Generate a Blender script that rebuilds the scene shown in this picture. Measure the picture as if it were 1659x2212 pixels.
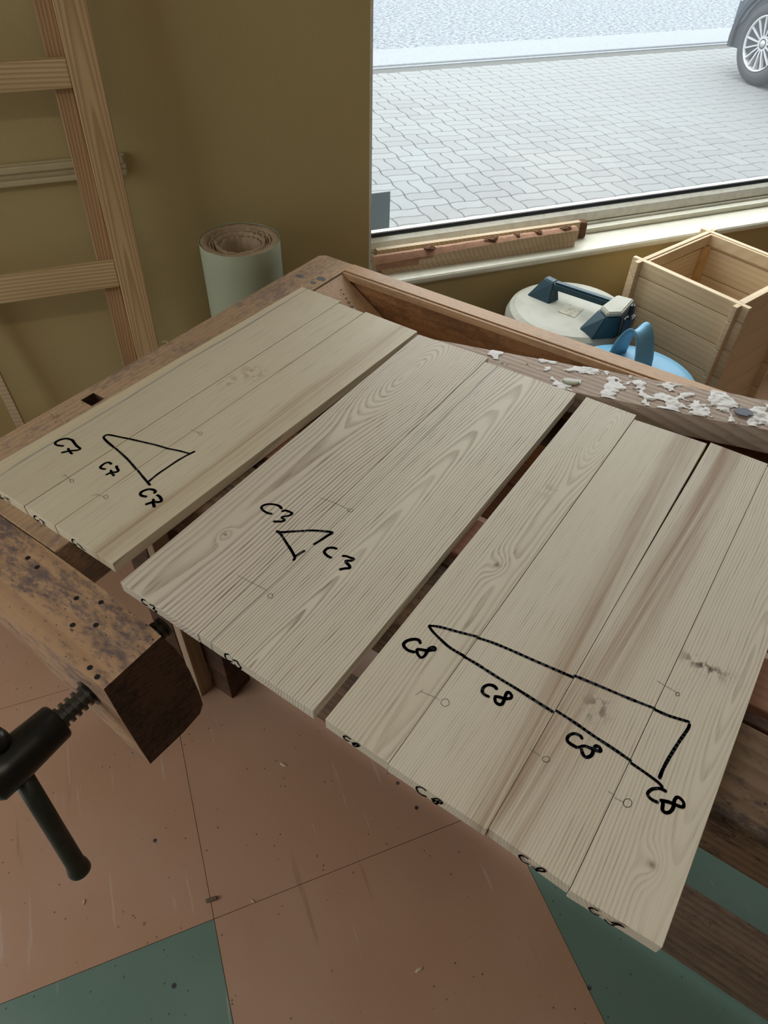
import bpy, bmesh, math, random
from mathutils import Vector, Matrix, noise

for o in list(bpy.data.objects):
    bpy.data.objects.remove(o)
scene = bpy.context.scene
COL = scene.collection
PI = math.pi

# ------------------------------------------------------------------ camera
FPX = 1475.0
R = ((0.82376, 0.566487, 0.02262), (0.416044, -0.576927, -0.702896), (-0.385131, 0.588429, -0.710933))
CZ = 1.6
cam_data = bpy.data.cameras.new('camera')
cam_data.sensor_fit = 'VERTICAL'
cam_data.sensor_height = 36.0
cam_data.lens = FPX / 2212.0 * 36.0
cam_data.clip_start = 0.02
cam_data.clip_end = 200
cam = bpy.data.objects.new('camera', cam_data)
COL.objects.link(cam)
cam.matrix_world = Matrix(((R[0][0], -R[1][0], -R[2][0], 0), (R[0][1], -R[1][1], -R[2][1], 0),
                           (R[0][2], -R[1][2], -R[2][2], CZ), (0, 0, 0, 1)))
scene.camera = cam

# ------------------------------------------------------------------ light
ANG = math.radians(55.5)                      # the window wall runs at this angle to the bench
CT, ST = math.cos(ANG), math.sin(ANG)


def tn(t, n, z):
    """room coordinates (along the window wall, towards the window, up) -> world"""
    return Vector((t * CT - n * ST, t * ST + n * CT, z))


world = bpy.data.worlds.new('overcast_sky')
scene.world = world
world.use_nodes = True
bg = world.node_tree.nodes['Background']
bg.inputs[0].default_value = (0.95, 0.975, 1.0, 1)
# overcast sky after the CIE: three times as bright overhead as at the horizon
_wt = world.node_tree
_tc = _wt.nodes.new('ShaderNodeTexCoord')
_sx = _wt.nodes.new('ShaderNodeSeparateXYZ')
_wt.links.new(_tc.outputs['Generated'], _sx.inputs[0])
_mx = _wt.nodes.new('ShaderNodeMath'); _mx.operation = 'MAXIMUM'; _mx.inputs[1].default_value = 0.0
_wt.links.new(_sx.outputs[2], _mx.inputs[0])
_ma = _wt.nodes.new('ShaderNodeMath'); _ma.operation = 'MULTIPLY_ADD'
SKY = 6.6                                     # zenith brightness
_ma.inputs[1].default_value = SKY * 2 / 3; _ma.inputs[2].default_value = SKY / 3
_wt.links.new(_mx.outputs[0], _ma.inputs[0])
_wt.links.new(_ma.outputs[0], bg.inputs[1])


def portal(t0, t1, n0, n1, z0, z1, facing):
    ld = bpy.data.lights.new('window_portal', 'AREA')
    ld.shape = 'RECTANGLE'
    ld.size = math.hypot(t1 - t0, n1 - n0)
    ld.size_y = z1 - z0
    ld.cycles.is_portal = True
    lo = bpy.data.objects.new('window_portal', ld)
    COL.objects.link(lo)
    lo.location = tn((t0 + t1) / 2, (n0 + n1) / 2, (z0 + z1) / 2)
    d = (tn(*facing, 0) - tn(0, 0, 0)).normalized()
    lo.rotation_euler = d.to_track_quat('-Z', 'Y').to_euler()


portal(0.70, 4.0, 2.10, 2.10, 0.6, 2.7, (0, -1))
portal(-2.35, -2.35, -0.2, 1.6, 0.5, 2.6, (1, 0))


def ceiling_lamp_light(t, n, power, sx, sy, col):
    ld = bpy.data.lights.new('ceiling_tube_light', 'AREA')
    ld.shape = 'RECTANGLE'
    ld.size, ld.size_y = sx, sy
    ld.energy = power
    ld.color = col
    lo = bpy.data.objects.new('ceiling_tube_light', ld)
    COL.objects.link(lo)
    lo.location = tn(t, n, 2.72)
    lo.rotation_euler = (0, 0, ANG)


ceiling_lamp_light(-0.2, -0.55, 9, 1.5, 0.14, (1.0, 0.92, 0.79))

scene.view_settings.view_transform = 'Standard'
scene.view_settings.look = 'None'
scene.view_settings.gamma = 1.0
scene.view_settings.use_curve_mapping = False
scene.view_settings.exposure = 0.15


# ------------------------------------------------------------------ helpers
def ray(u, v):
    a, b = (u - 829.5) / FPX, (v - 1106.0) / FPX
    return Vector((R[0][0] * a + R[1][0] * b + R[2][0], R[0][1] * a + R[1][1] * b + R[2][1],
                   R[0][2] * a + R[1][2] * b + R[2][2]))


def at(u, v, z):
    """point of the photograph (pixels) on the horizontal plane at height z"""
    d = ray(u, v)
    return d * ((z - CZ) / d.z) + Vector((0, 0, CZ))


def at_y(u, v, y):
    d = ray(u, v)
    return d * (y / d.y) + Vector((0, 0, CZ))


def srgb(r, g, b):
    def f(c):
        c /= 255.0
        return c / 12.92 if c <= 0.04045 else ((c + 0.055) / 1.055) ** 2.4
    return (f(r), f(g), f(b), 1.0)


class S:
    """a shader value; operators make Math nodes"""
    def __init__(s, M, k): s.M, s.k = M, k
    def __add__(s, o): return s.M.m('ADD', s, o)
    __radd__ = __add__
    def __sub__(s, o): return s.M.m('SUBTRACT', s, o)
    def __rsub__(s, o): return s.M.m('SUBTRACT', o, s)
    def __mul__(s, o): return s.M.m('MULTIPLY', s, o)
    __rmul__ = __mul__
    def __truediv__(s, o): return s.M.m('DIVIDE', s, o)
    def __pow__(s, o): return s.M.m('POWER', s, o)


class Mat:
    def __init__(s, name, rough=0.6, spec=0.3, metal=0.0):
        s.mat = bpy.data.materials.new(name)
        s.mat.use_nodes = True
        s.nt = s.mat.node_tree
        s.b = s.nt.nodes['Principled BSDF']
        s.b.inputs['Roughness'].default_value = rough
        s.b.inputs['Specular IOR Level'].default_value = spec
        s.b.inputs['Metallic'].default_value = metal

    def n(s, t): return s.nt.nodes.new(t)

    def put(s, sock, v):
        if isinstance(v, S): s.nt.links.new(v.k, sock)
        elif isinstance(v, (tuple, list)):
            sock.default_value = tuple(v) if len(v) == len(sock.default_value) else tuple(v[:3])
        else: sock.default_value = v

    def m(s, op, a, b=None, c=None):
        q = s.n('ShaderNodeMath'); q.operation = op
        for i, v in enumerate((a, b, c)):
            if v is not None: s.put(q.inputs[i], v)
        return S(s, q.outputs[0])

    def xyz(s, space='Object'):
        if space == 'Position':
            q = s.n('ShaderNodeNewGeometry'); k = q.outputs['Position']
        else:
            q = s.n('ShaderNodeTexCoord'); k = q.outputs[space]
        p = s.n('ShaderNodeSeparateXYZ'); s.nt.links.new(k, p.inputs[0])
        return [S(s, p.outputs[i]) for i in range(3)]

    def vec(s, x, y, z):
        q = s.n('ShaderNodeCombineXYZ')
        for i, v in enumerate((x, y, z)): s.put(q.inputs[i], v)
        return S(s, q.outputs[0])

    def noise(s, v, scale=1.0, detail=2.0, rough=0.5, dist=0.0):
        q = s.n('ShaderNodeTexNoise')
        s.put(q.inputs['Vector'], v); q.inputs['Scale'].default_value = scale
        q.inputs['Detail'].default_value = detail; q.inputs['Roughness'].default_value = rough
        q.inputs['Distortion'].default_value = dist
        return S(s, q.outputs[0])

    def voro(s, v, scale=1.0, feature='F1'):
        q = s.n('ShaderNodeTexVoronoi'); q.feature = feature
        s.put(q.inputs['Vector'], v); q.inputs['Scale'].default_value = scale
        return S(s, q.outputs['Distance'])

    def step(s, v, a, b, lo=0.0, hi=1.0):
        q = s.n('ShaderNodeMapRange'); q.interpolation_type = 'SMOOTHSTEP'
        s.put(q.inputs[0], v)
        q.inputs[1].default_value, q.inputs[2].default_value = a, b
        q.inputs[3].default_value, q.inputs[4].default_value = lo, hi
        return S(s, q.outputs[0])

    def mix(s, f, a, b, mode='MIX'):
        q = s.n('ShaderNodeMix'); q.data_type = 'RGBA'; q.blend_type = mode
        s.put(q.inputs[0], f); s.put(q.inputs[6], a); s.put(q.inputs[7], b)
        return S(s, q.outputs[2])

    def rand(s): return S(s, s.n('ShaderNodeObjectInfo').outputs['Random'])

    def col(s, c): s.put(s.b.inputs['Base Color'], c); return s
    def rough(s, c): s.put(s.b.inputs['Roughness'], c); return s

    def bump(s, h, strength=0.3, dist=0.002):
        q = s.n('ShaderNodeBump'); q.inputs['Strength'].default_value = strength
        q.inputs['Distance'].default_value = dist
        s.put(q.inputs['Height'], h)
        s.nt.links.new(q.outputs[0], s.b.inputs['Normal'])
        return s


def bm_obj(name, bm, mat, parent=None, smooth=False, loc=None):
    me = bpy.data.meshes.new(name)
    bmesh.ops.recalc_face_normals(bm, faces=bm.faces[:])
    if loc is not None:
        bmesh.ops.translate(bm, verts=bm.verts[:], vec=-Vector(loc))
    bm.to_mesh(me); bm.free()
    if smooth:
        for p in me.polygons: p.use_smooth = True
    if isinstance(mat, (list, tuple)):
        for m_ in mat: me.materials.append(m_.mat)
    elif mat is not None: me.materials.append(mat.mat)
    o = bpy.data.objects.new(name, me)
    COL.objects.link(o)
    if loc is not None: o.location = loc
    if parent is not None:
        o.parent = parent
        o.matrix_parent_inverse = Matrix.Translation(-Vector(parent.location))
    return o


def thing(name, label, cat, loc=(0, 0, 0), group=None):
    o = bpy.data.objects.new(name, None)
    o.empty_display_size = 0.05
    COL.objects.link(o)
    o.location = loc
    return tag(o, label, cat, group)


def tag(o, label, cat, group=None):
    o['label'] = label; o['category'] = cat
    if group: o['group'] = group
    return o


def struct(o):
    o['kind'] = 'structure'
    return o


def hexa(bm, p, bevel=0.0):
    """8 corners: bottom 4 (ccw) then top 4"""
    vs = [bm.verts.new(q) for q in p]
    fs = [bm.faces.new([vs[i] for i in f]) for f in
          ((3, 2, 1, 0), (4, 5, 6, 7), (0, 1, 5, 4), (1, 2, 6, 5), (2, 3, 7, 6), (3, 0, 4, 7))]
    if bevel:
        es = list({e for f in fs for e in f.edges})
        bmesh.ops.bevel(bm, geom=es, offset=bevel, segments=2, affect='EDGES', profile=0.5)
    return bm


def box(x0, x1, y0, y1, z0, z1, bevel=0.0, f=None, bm=None):
    b = bm or bmesh.new()
    f = f or (lambda x, y, z: Vector((x, y, z)))
    hexa(b, [f(x0, y0, z0), f(x1, y0, z0), f(x1, y1, z0), f(x0, y1, z0),
             f(x0, y0, z1), f(x1, y0, z1), f(x1, y1, z1), f(x0, y1, z1)], bevel)
    return b


def prism(bm, loop0, loop1, caps=True):
    a = [bm.verts.new(q) for q in loop0]; b = [bm.verts.new(q) for q in loop1]
    k = len(a)
    for i in range(k):
        bm.faces.new((a[i], a[(i + 1) % k], b[(i + 1) % k], b[i]))
    if caps:
        bm.faces.new(a[::-1]); bm.faces.new(b)
    return bm


def loft(bm, rings, cap0=True, cap1=True, close=True):
    vs = [[bm.verts.new(q) for q in r] for r in rings]
    k = len(vs[0])
    for a, b in zip(vs, vs[1:]):
        for i in range(k if close else k - 1):
            bm.faces.new((a[i], a[(i + 1) % k], b[(i + 1) % k], b[i]))
    if cap0: bm.faces.new(vs[0][::-1])
    if cap1: bm.faces.new(vs[-1])
    return bm


def tube(bm, p0, p1, radii, seg=20, caps=True):
    """lathe along the axis p0->p1; radii = [(fraction, radius), ...]"""
    p0, p1 = Vector(p0), Vector(p1)
    d = (p1 - p0).normalized()
    a = d.orthogonal().normalized(); b = d.cross(a)
    rings = []
    for f, r in radii:
        c = p0.lerp(p1, f)
        rings.append([c + (a * math.cos(2 * PI * i / seg) + b * math.sin(2 * PI * i / seg)) * r for i in range(seg)])
    return loft(bm, rings, caps, caps)


def roughen(bm, amp, freq, seed=0, sub=0, axes=(1, 1, 1)):
    if sub:
        bmesh.ops.subdivide_edges(bm, edges=bm.edges[:], cuts=sub, use_grid_fill=True)
    for v in bm.verts:
        q = v.co * freq + Vector((seed * 7.3, seed * 3.1, seed * 1.7))
        d = noise.noise_vector(q)
        v.co += Vector((d.x * axes[0], d.y * axes[1], d.z * axes[2])) * amp


# ------------------------------------------------------------------ materials
def ash(name, xc, d0, y0=0.0, lin=0.0, dk=0.0, freq=260.0, seed=0.0, pale=(0.665, 0.59, 0.47), tan=(0.29, 0.22, 0.15),
        streaks=(), knots=(), blots=(), contrast=0.75, wander=0.010, eye=None):
    M = Mat(name, 0.55, 0.3)
    x, y, z = M.xyz()
    w = M.noise(M.vec(x * 3.0 + seed, y * 2.2 + seed * 3.7, z * 3.0), 1.0, 2.0)
    w2 = M.noise(M.vec(x * 22.0 + seed, y * 5.0, z * 22.0 + seed), 1.0, 2.0)
    xx = x + (w - 0.5) * wander * 2.0
    d = (y - y0) * lin + ((y - y0) * (y - y0)) * dk + d0 - z
    if eye:                                   # closed growth-ring ovals round (xc, y0)
        d = d + (1.0 - M.m('EXPONENT', (y - y0) * (y - y0) * (-1.0 / (eye[1] * eye[1])))) * eye[0]
    r = M.m('SQRT', (xx - xc) * (xx - xc) + d * d) + (w2 - 0.5) * 0.0055
    kd = None
    for kx, ky, ks, ka in knots:
        e = M.m('EXPONENT', ((x - kx) * (x - kx) * 2.2 + (y - ky) * (y - ky) * 0.8) * (-1.0 / (ks * ks)))
        r = r + e * ka
        c = M.m('EXPONENT', ((x - kx) * (x - kx) + (y - ky) * (y - ky)) * (-1.0 / (ks * ks * 0.05)))
        kd = c if kd is None else kd + c
    ph = r * freq
    p = M.m('FRACT', ph)
    var = M.noise(M.vec(M.m('FLOOR', ph) * 0.37 + seed, seed, 0.5), 3.0, 0.0)
    ring = M.step(p, 0.30, 0.82) * M.step(p, 0.90, 1.0, 1.0, 0.0)
    ring = ring * M.step(var, 0.25, 0.7, 0.5, 1.0)
    pores = M.noise(M.vec(x * 700.0, y * 14.0 + seed, z * 700.0), 1.0, 1.0)
    pore = M.step(pores, 0.50, 0.74)
    fade = M.noise(M.vec(x * 6.0 + seed, y * 1.6, 0.0), 1.0, 2.0)
    amt = ring * (pore * 0.65 + 0.60) * M.step(fade, 0.3, 0.65, 0.65, 1.1) * contrast + pore * 0.10
    c = M.mix(amt, (*pale, 1), (*tan, 1))
    big = M.noise(M.vec(x * 9.0, y * 0.9 + seed, 0.3 + seed), 1.0, 3.0)
    c = M.mix(M.step(big, 0.42, 0.72) * 0.35, c, (pale[0] * 0.80, pale[1] * 0.76, pale[2] * 0.68, 1))
    for sx, sw, tilt, curve, scol, samt, sy0, sy1 in streaks:
        u = xx + (w2 - 0.5) * 0.02 - (y * tilt + (y - 0.4) * (y - 0.4) * curve) - sx
        e = M.m('EXPONENT', u * u * (-1.0 / (sw * sw)))
        bnd = M.noise(M.vec((x - y * tilt) * 160.0 + seed, y * 2.0, 0.0), 1.0, 2.0)
        c = M.mix(e * M.step(bnd, 0.3, 0.68, 0.25, 1.0) * M.step(y, sy0, sy0 + 0.12) * M.step(y, sy1 - 0.12, sy1, 1.0, 0.0) * samt, c, (*scol, 1))
    for bx_, by_, bw, bh, bcol, ba in blots:
        e = M.m('EXPONENT', ((x - bx_) * (x - bx_) * (1.0 / (bw * bw)) + (y - by_) * (y - by_) * (1.0 / (bh * bh))) * -1.0)
        bn = M.noise(M.vec(x * 90.0, y * 60.0, seed), 1.0, 3.0)
        c = M.mix(e * M.step(bn, 0.46, 0.60) * ba, c, (*bcol, 1))
    if kd is not None:
        c = M.mix(kd * 0.75, c, (0.16, 0.085, 0.045, 1))
    M.col(c)
    M.bump(amt * -1.0, 0.25, 0.0006)
    return M


def plain_wood(name, c0, c1, axis=0, freq=120.0, rough=0.6, seed=0.0, ringy=0.7, space='Object', stain=None, stain_amt=0.0, spec=0.25, lean=None):
    """ordinary boards: long grain along the given axis"""
    M = Mat(name, rough, spec)
    q = M.xyz(space)
    if lean:                                  # follow a leaning upright: coordinates across it
        q = [q[0] * CT + q[1] * ST - q[2] * lean[0] - lean[1], q[1] * CT - q[0] * ST - q[2] * lean[2] - lean[3], q[2]]
    L = q[axis]; a = q[(axis + 1) % 3]; b = q[(axis + 2) % 3]
    w = M.noise(M.vec(a * 5.0 + seed, b * 5.0, L * 0.8 + seed), 1.0, 2.0)
    r = M.m('SQRT', (a + 0.08) * (a + 0.08) + (b + 0.11 + L * 0.02) * (b + 0.11 + L * 0.02)) + w * 0.014
    p = M.m('FRACT', r * freq)
    ring = M.step(p, 0.2, 0.8) * M.step(p, 0.86, 1.0, 1.0, 0.0)
    f = M.noise(M.vec(a * 380.0, b * 380.0, L * 9.0), 1.0, 2.0)
    c = M.mix(ring * ringy * 0.8 + (f - 0.5) * 0.35, (*c0, 1), (*c1, 1))
    big = M.noise(M.vec(a * 8.0, b * 8.0 + seed, L * 2.0), 1.0, 3.0)
    c = M.mix(M.step(big, 0.4, 0.75) * 0.35, c, (c1[0] * 0.8, c1[1] * 0.8, c1[2] * 0.8, 1))
    if stain:
        sl = M.noise(M.vec(a * 11.0, b * 11.0, L * 4.0 + seed), 1.0, 3.0, 0.6)
        sn = M.noise(M.vec(a * 95.0, b * 95.0, L * 40.0 + seed), 1.0, 6.0, 0.75)
        c = M.mix(M.step(sn * 0.6 + sl * 0.5, 0.50, 0.66) * stain_amt, c, (*stain, 1))
        sp = M.noise(M.vec(a * 170.0, b * 170.0, L * 120.0), 1.0, 2.0)
        c = M.mix(M.step(sp, 0.66, 0.72) * stain_amt, c, (stain[0] * 0.35, stain[1] * 0.35, stain[2] * 0.35, 1))
    M.col(c)
    M.bump(ring * 0.4 + f, 0.25, 0.0008)
    return M


def flat(name, c, rough=0.5, spec=0.4, metal=0.0, dirt=0.15, scale=30.0):
    M = Mat(name, rough, spec, metal)
    x, y, z = M.xyz()
    d = M.noise(M.vec(x, y, z), scale, 4.0, 0.6)
    M.col(M.mix(M.step(d, 0.4, 0.75) * dirt, (*c[:3], 1), (c[0] * 0.55, c[1] * 0.52, c[2] * 0.46, 1)))
    M.bump(d, 0.08, 0.001)
    return M


def paint_wall(name, c):
    M = Mat(name, 0.75, 0.2)
    x, y, z = M.xyz('Position')
    a = M.noise(M.vec(x, y, z), 260.0, 2.0)
    b = M.noise(M.vec(x, y, z), 2.2, 4.0, 0.6)
    s_ = M.noise(M.vec(x * 9.0, y * 9.0, z * 7.0), 1.0, 3.0)
    k = M.mix(M.step(b, 0.35, 0.7) * 0.22, (*c, 1), (c[0] * 0.8, c[1] * 0.77, c[2] * 0.68, 1))
    k = M.mix(M.step(s_, 0.70, 0.78) * 0.25, k, (c[0] * 0.5, c[1] * 0.48, c[2] * 0.45, 1))
    M.col(k)
    M.bump(a, 0.25, 0.0012)
    return M


def floor_mat(name, c, dark, light):
    M = Mat(name, 0.38, 0.45)
    x, y, z = M.xyz('Position')
    v = M.vec(x, y, 0.0)
    a = M.noise(v, 420.0, 2.0)
    b = M.noise(v, 3.0, 5.0, 0.6)
    k = M.mix(M.step(a, 0.35, 0.7) * 0.30, (*c, 1), (*dark, 1))
    k = M.mix(M.step(b, 0.40, 0.72) * 0.35, k, (*light, 1))
    # scuffs along one direction, dirt spots with their own shape
    u = x * CT + y * ST; w_ = y * CT - x * ST
    sc = M.noise(M.vec(u * 60.0, w_ * 4.0, 2.0), 1.0, 3.0)
    k = M.mix(M.step(sc, 0.66, 0.74) * 0.35, k, (0.50, 0.42, 0.36, 1))
    sc2 = M.noise(M.vec(u * 45.0, w_ * 3.0, 7.0), 1.0, 3.0)
    k = M.mix(M.step(sc2, 0.68, 0.76) * 0.40, k, (dark[0] * 0.6, dark[1] * 0.6, dark[2] * 0.6, 1))
    sp = M.voro(v, 13.0)
    spn = M.noise(v, 5.0, 2.0)
    k = M.mix(M.step(sp, 0.050, 0.075, 1.0, 0.0) * M.step(spn, 0.5, 0.58), k, (0.035, 0.035, 0.04, 1))
    sp2 = M.voro(v, 41.0)
    k = M.mix(M.step(sp2, 0.06, 0.10, 1.0, 0.0) * M.step(spn, 0.42, 0.5) * 0.8, k, (0.06, 0.045, 0.035, 1))
    M.col(k)
    M.rough(M.step(b, 0.3, 0.7, 0.30, 0.46))
    M.bump(a, 0.06, 0.0006)
    return M


m_wall = paint_wall('cream_wall_paint', (0.46, 0.36, 0.17))
m_wall_plain = paint_wall('room_wall_paint', (0.36, 0.32, 0.25))
m_ceiling = paint_wall('ceiling_paint', (0.55, 0.53, 0.48))
m_terracotta = floor_mat('terracotta_linoleum', (0.405, 0.232, 0.147), (0.30, 0.163, 0.10), (0.44, 0.28, 0.195))
m_green = floor_mat('green_linoleum', (0.125, 0.195, 0.155), (0.085, 0.14, 0.112), (0.17, 0.235, 0.195))
m_screed = flat('dark_tile_joint', (0.10, 0.06, 0.04), 0.9)
m_frame = flat('white_window_frame', (0.74, 0.72, 0.62), 0.4, 0.4, dirt=0.35, scale=40)
m_sill = flat('cream_window_sill', (0.74, 0.71, 0.58), 0.35, 0.45, dirt=0.2, scale=25)
m_gasket = flat('dark_window_gasket', (0.03, 0.04, 0.055), 0.5)
m_alu = flat('window_aluminium_strip', (0.75, 0.78, 0.8), 0.3, 0.5, 0.6, dirt=0.1)
m_oldtop = plain_wood('old_beech_bench', (0.50, 0.335, 0.205), (0.37, 0.225, 0.13), 1, 130, 0.5, 1.0, 0.5, 'Position', (0.14, 0.115, 0.12), 0.6)
m_arm = plain_wood('worn_beech_vise_arm', (0.50, 0.31, 0.175), (0.32, 0.18, 0.10), 0, 130, 0.5, 2.3, 0.5, 'Position', (0.085, 0.07, 0.085), 0.8)
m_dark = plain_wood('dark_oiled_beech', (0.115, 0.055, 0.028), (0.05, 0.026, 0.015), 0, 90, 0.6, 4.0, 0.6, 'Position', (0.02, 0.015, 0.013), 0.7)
m_slab = plain_wood('dark_weathered_slab', (0.19, 0.12, 0.07), (0.09, 0.055, 0.034), 0, 80, 0.65, 5.0, 0.6, 'Position', (0.03, 0.022, 0.018), 0.85)
m_red = plain_wood('reddish_beech', (0.32, 0.155, 0.095), (0.20, 0.09, 0.055), 0, 120, 0.5, 6.0, 0.5, 'Position')
m_rail = plain_wood('orange_beech_rail', (0.58, 0.36, 0.20), (0.44, 0.245, 0.125), 0, 130, 0.45, 7.0, 0.5, 'Position', (0.10, 0.06, 0.04), 0.25)
m_tray = plain_wood('tray_board', (0.46, 0.235, 0.105), (0.32, 0.145, 0.06), 0, 90, 0.5, 8.0, 0.5, 'Position', (0.07, 0.035, 0.02), 0.5)
m_stretch = plain_wood('grey_brown_stretcher', (0.20, 0.13, 0.085), (0.10, 0.062, 0.04), 0, 90, 0.7, 9.0, 0.6, 'Position', (0.05, 0.035, 0.028), 0.5)
m_paleleg = plain_wood('pale_leg_board', (0.40, 0.29, 0.19), (0.28, 0.19, 0.12), 2, 90, 0.6, 3.0, 0.5, 'Position')
m_pine = plain_wood('pine_ladder', (0.58, 0.40, 0.21), (0.34, 0.20, 0.095), 2, 190, 0.5, 2.0, 0.85, 'Position', lean=(0.03, 0.06, 0.088, 1.73))
m_pine_r = plain_wood('pine_rung', (0.60, 0.43, 0.23), (0.36, 0.225, 0.105), 0, 130, 0.5, 5.0, 0.85)
m_pine_d = plain_wood('pine_backing', (0.44, 0.27, 0.14), (0.25, 0.135, 0.065), 2, 200, 0.5, 7.0, 0.9, 'Position', lean=(0.03, 0.06, 0.088, 1.73))
m_spruce = plain_wood('pale_spruce', (0.60, 0.46, 0.30), (0.42, 0.29, 0.17), 0, 80, 0.55, 3.0, 0.7)
m_spruce2 = plain_wood('rough_spruce_beam', (0.52, 0.41, 0.325), (0.33, 0.24, 0.185), 0, 95, 0.75, 6.5, 0.9, 'Object', (0.20, 0.13, 0.10), 0.3)
m_metal = flat('black_vise_iron', (0.035, 0.033, 0.030), 0.35, 0.5, 0.75, dirt=0.4, scale=60)
m_thread = flat('greasy_thread_steel', (0.10, 0.095, 0.085), 0.35, 0.5, 0.8, dirt=0.5, scale=90)
m_bar = flat('dark_green_painted_bar', (0.030, 0.034, 0.024), 0.4, 0.5, 0.3, dirt=0.5, scale=50)
m_ink = Mat('black_marker_ink', 0.45, 0.35).col((0.008, 0.009, 0.013, 1))
m_pencil = Mat('pencil_grey', 0.6, 0.2).col((0.20, 0.17, 0.14, 1))
m_glue = flat('dried_white_glue', (0.50, 0.45, 0.385), 0.3, 0.5, dirt=0.3, scale=60)
m_gluegreen = flat('dried_green_glue', (0.42, 0.42, 0.30), 0.4)
m_paper_out = flat('grey_green_paper', (0.33, 0.35, 0.245), 0.6, 0.3, dirt=0.15, scale=6)
m_paper_in = flat('brown_paper_layers', (0.40, 0.29, 0.18), 0.8, 0.2, dirt=0.5, scale=60)
m_bark = flat('brown_bark', (0.16, 0.085, 0.05), 0.9, 0.1, dirt=0.8, scale=70)
m_inner_bark = flat('reddish_inner_bark', (0.40, 0.22, 0.14), 0.8, 0.15, dirt=0.5, scale=45)
m_teal = flat('dark_teal_plastic', (0.020, 0.062, 0.085), 0.45, 0.4, dirt=0.2)
m_cream = flat('dusty_cream_plastic', (0.46, 0.45, 0.37), 0.55, 0.35, dirt=0.35, scale=14)
m_black = flat('black_plastic', (0.010, 0.011, 0.014), 0.4, 0.5, dirt=0.3)
m_blue = flat('dusty_light_blue_plastic', (0.16, 0.40, 0.58), 0.45, 0.4, dirt=0.3, scale=12)
m_yellow = flat('yellow_sticker', (0.75, 0.66, 0.22), 0.5)
m_label = flat('faded_paper_label', (0.50, 0.47, 0.36), 0.6, dirt=0.8, scale=70)
m_box = plain_wood('box_spruce', (0.68, 0.53, 0.34), (0.55, 0.39, 0.22), 0, 60, 0.5, 1.5, 0.6)
m_boxin = plain_wood('box_spruce_inner', (0.66, 0.42, 0.19), (0.50, 0.29, 0.115), 0, 60, 0.5, 3.5, 0.6)
m_conc = flat('kerb_concrete', (0.170, 0.182, 0.192), 0.9, 0.1, dirt=0.3, scale=25)
m_tyre = flat('tyre_rubber', (0.035, 0.040, 0.045), 0.75, 0.3, dirt=0.3)
m_rim = flat('alloy_rim', (0.40, 0.41, 0.42), 0.45, 0.4, 0.2, dirt=0.4, scale=18)
m_carpaint = flat('slate_blue_car_paint', (0.045, 0.058, 0.080), 0.35, 0.4, 0.0, dirt=0.15, scale=6)
m_cladding = flat('dark_car_cladding', (0.028, 0.034, 0.042), 0.6, 0.3, dirt=0.3)
m_carglass = flat('dark_car_glass', (0.012, 0.015, 0.018), 0.1, 0.6, dirt=0.05)

m_paver = Mat('grey_concrete_paver', 0.9, 0.15)
_x, _y, _z = m_paver.xyz('Position')
_a = m_paver.noise(m_paver.vec(_x, _y, _z), 160.0, 3.0)
_b = m_paver.noise(m_paver.vec(_x, _y, _z), 0.9, 3.0)
_c = m_paver.mix(m_paver.rand() * 0.55 + (_b - 0.5) * 0.7, (0.158, 0.164, 0.161, 1), (0.125, 0.123, 0.124, 1))
m_paver.col(m_paver.mix(m_paver.step(_a, 0.35, 0.75) * 0.25, _c, (0.10, 0.098, 0.098, 1)))
m_paver.bump(_a, 0.3, 0.002)
m_joint = flat('paver_joint_sand', (0.085, 0.085, 0.08), 0.95, 0.05, dirt=0.3)
m_road = Mat('coarse_road_asphalt', 0.9, 0.15)
_x, _y, _z = m_road.xyz('Position')
_a = m_road.noise(m_road.vec(_x, _y, _z), 22.0, 5.0, 0.8)
_v = m_road.voro(m_road.vec(_x, _y, _z), 40.0)
_c = m_road.mix(m_road.step(_a, 0.40, 0.62), (0.185, 0.200, 0.218, 1), (0.055, 0.062, 0.068, 1))
m_road.col(m_road.mix(m_road.step(_v, 0.1, 0.4, 0.35, 0.0), _c, (0.235, 0.25, 0.268, 1)))
m_road.bump(_a + _v, 0.6, 0.01)

m_glass = bpy.data.materials.new('dusty_window_glass')
m_glass.use_nodes = True
_nt = m_glass.node_tree; _nt.nodes.clear()
_o = _nt.nodes.new('ShaderNodeOutputMaterial')
_tr = _nt.nodes.new('ShaderNodeBsdfTransparent'); _tr.inputs[0].default_value = (0.95, 0.97, 0.97, 1)
_gl = _nt.nodes.new('ShaderNodeBsdfGlossy'); _gl.inputs['Roughness'].default_value = 0.02
_df = _nt.nodes.new('ShaderNodeBsdfTranslucent'); _df.inputs[0].default_value = (0.85, 0.9, 0.93, 1)
_lw = _nt.nodes.new('ShaderNodeLayerWeight'); _lw.inputs[0].default_value = 0.5
_pw = _nt.nodes.new('ShaderNodeMath'); _pw.operation = 'POWER'; _pw.inputs[1].default_value = 5.0
_nt.links.new(_lw.outputs['Facing'], _pw.inputs[0])
_fr = _nt.nodes.new('ShaderNodeMath'); _fr.operation = 'MULTIPLY_ADD'; _fr.inputs[1].default_value = 0.7; _fr.inputs[2].default_value = 0.03
_nt.links.new(_pw.outputs[0], _fr.inputs[0])
_m1 = _nt.nodes.new('ShaderNodeMixShader'); _m2 = _nt.nodes.new('ShaderNodeMixShader')
_m2.inputs[0].default_value = 0.025
for a_, b_ in ((_tr.outputs[0], _m2.inputs[1]), (_df.outputs[0], _m2.inputs[2]), (_fr.outputs[0], _m1.inputs[0]),
               (_m2.outputs[0], _m1.inputs[1]), (_gl.outputs[0], _m1.inputs[2]), (_m1.outputs[0], _o.inputs[0])):
    _nt.links.new(a_, b_)


class _Wrap:
    def __init__(s, m_): s.mat = m_


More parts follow.
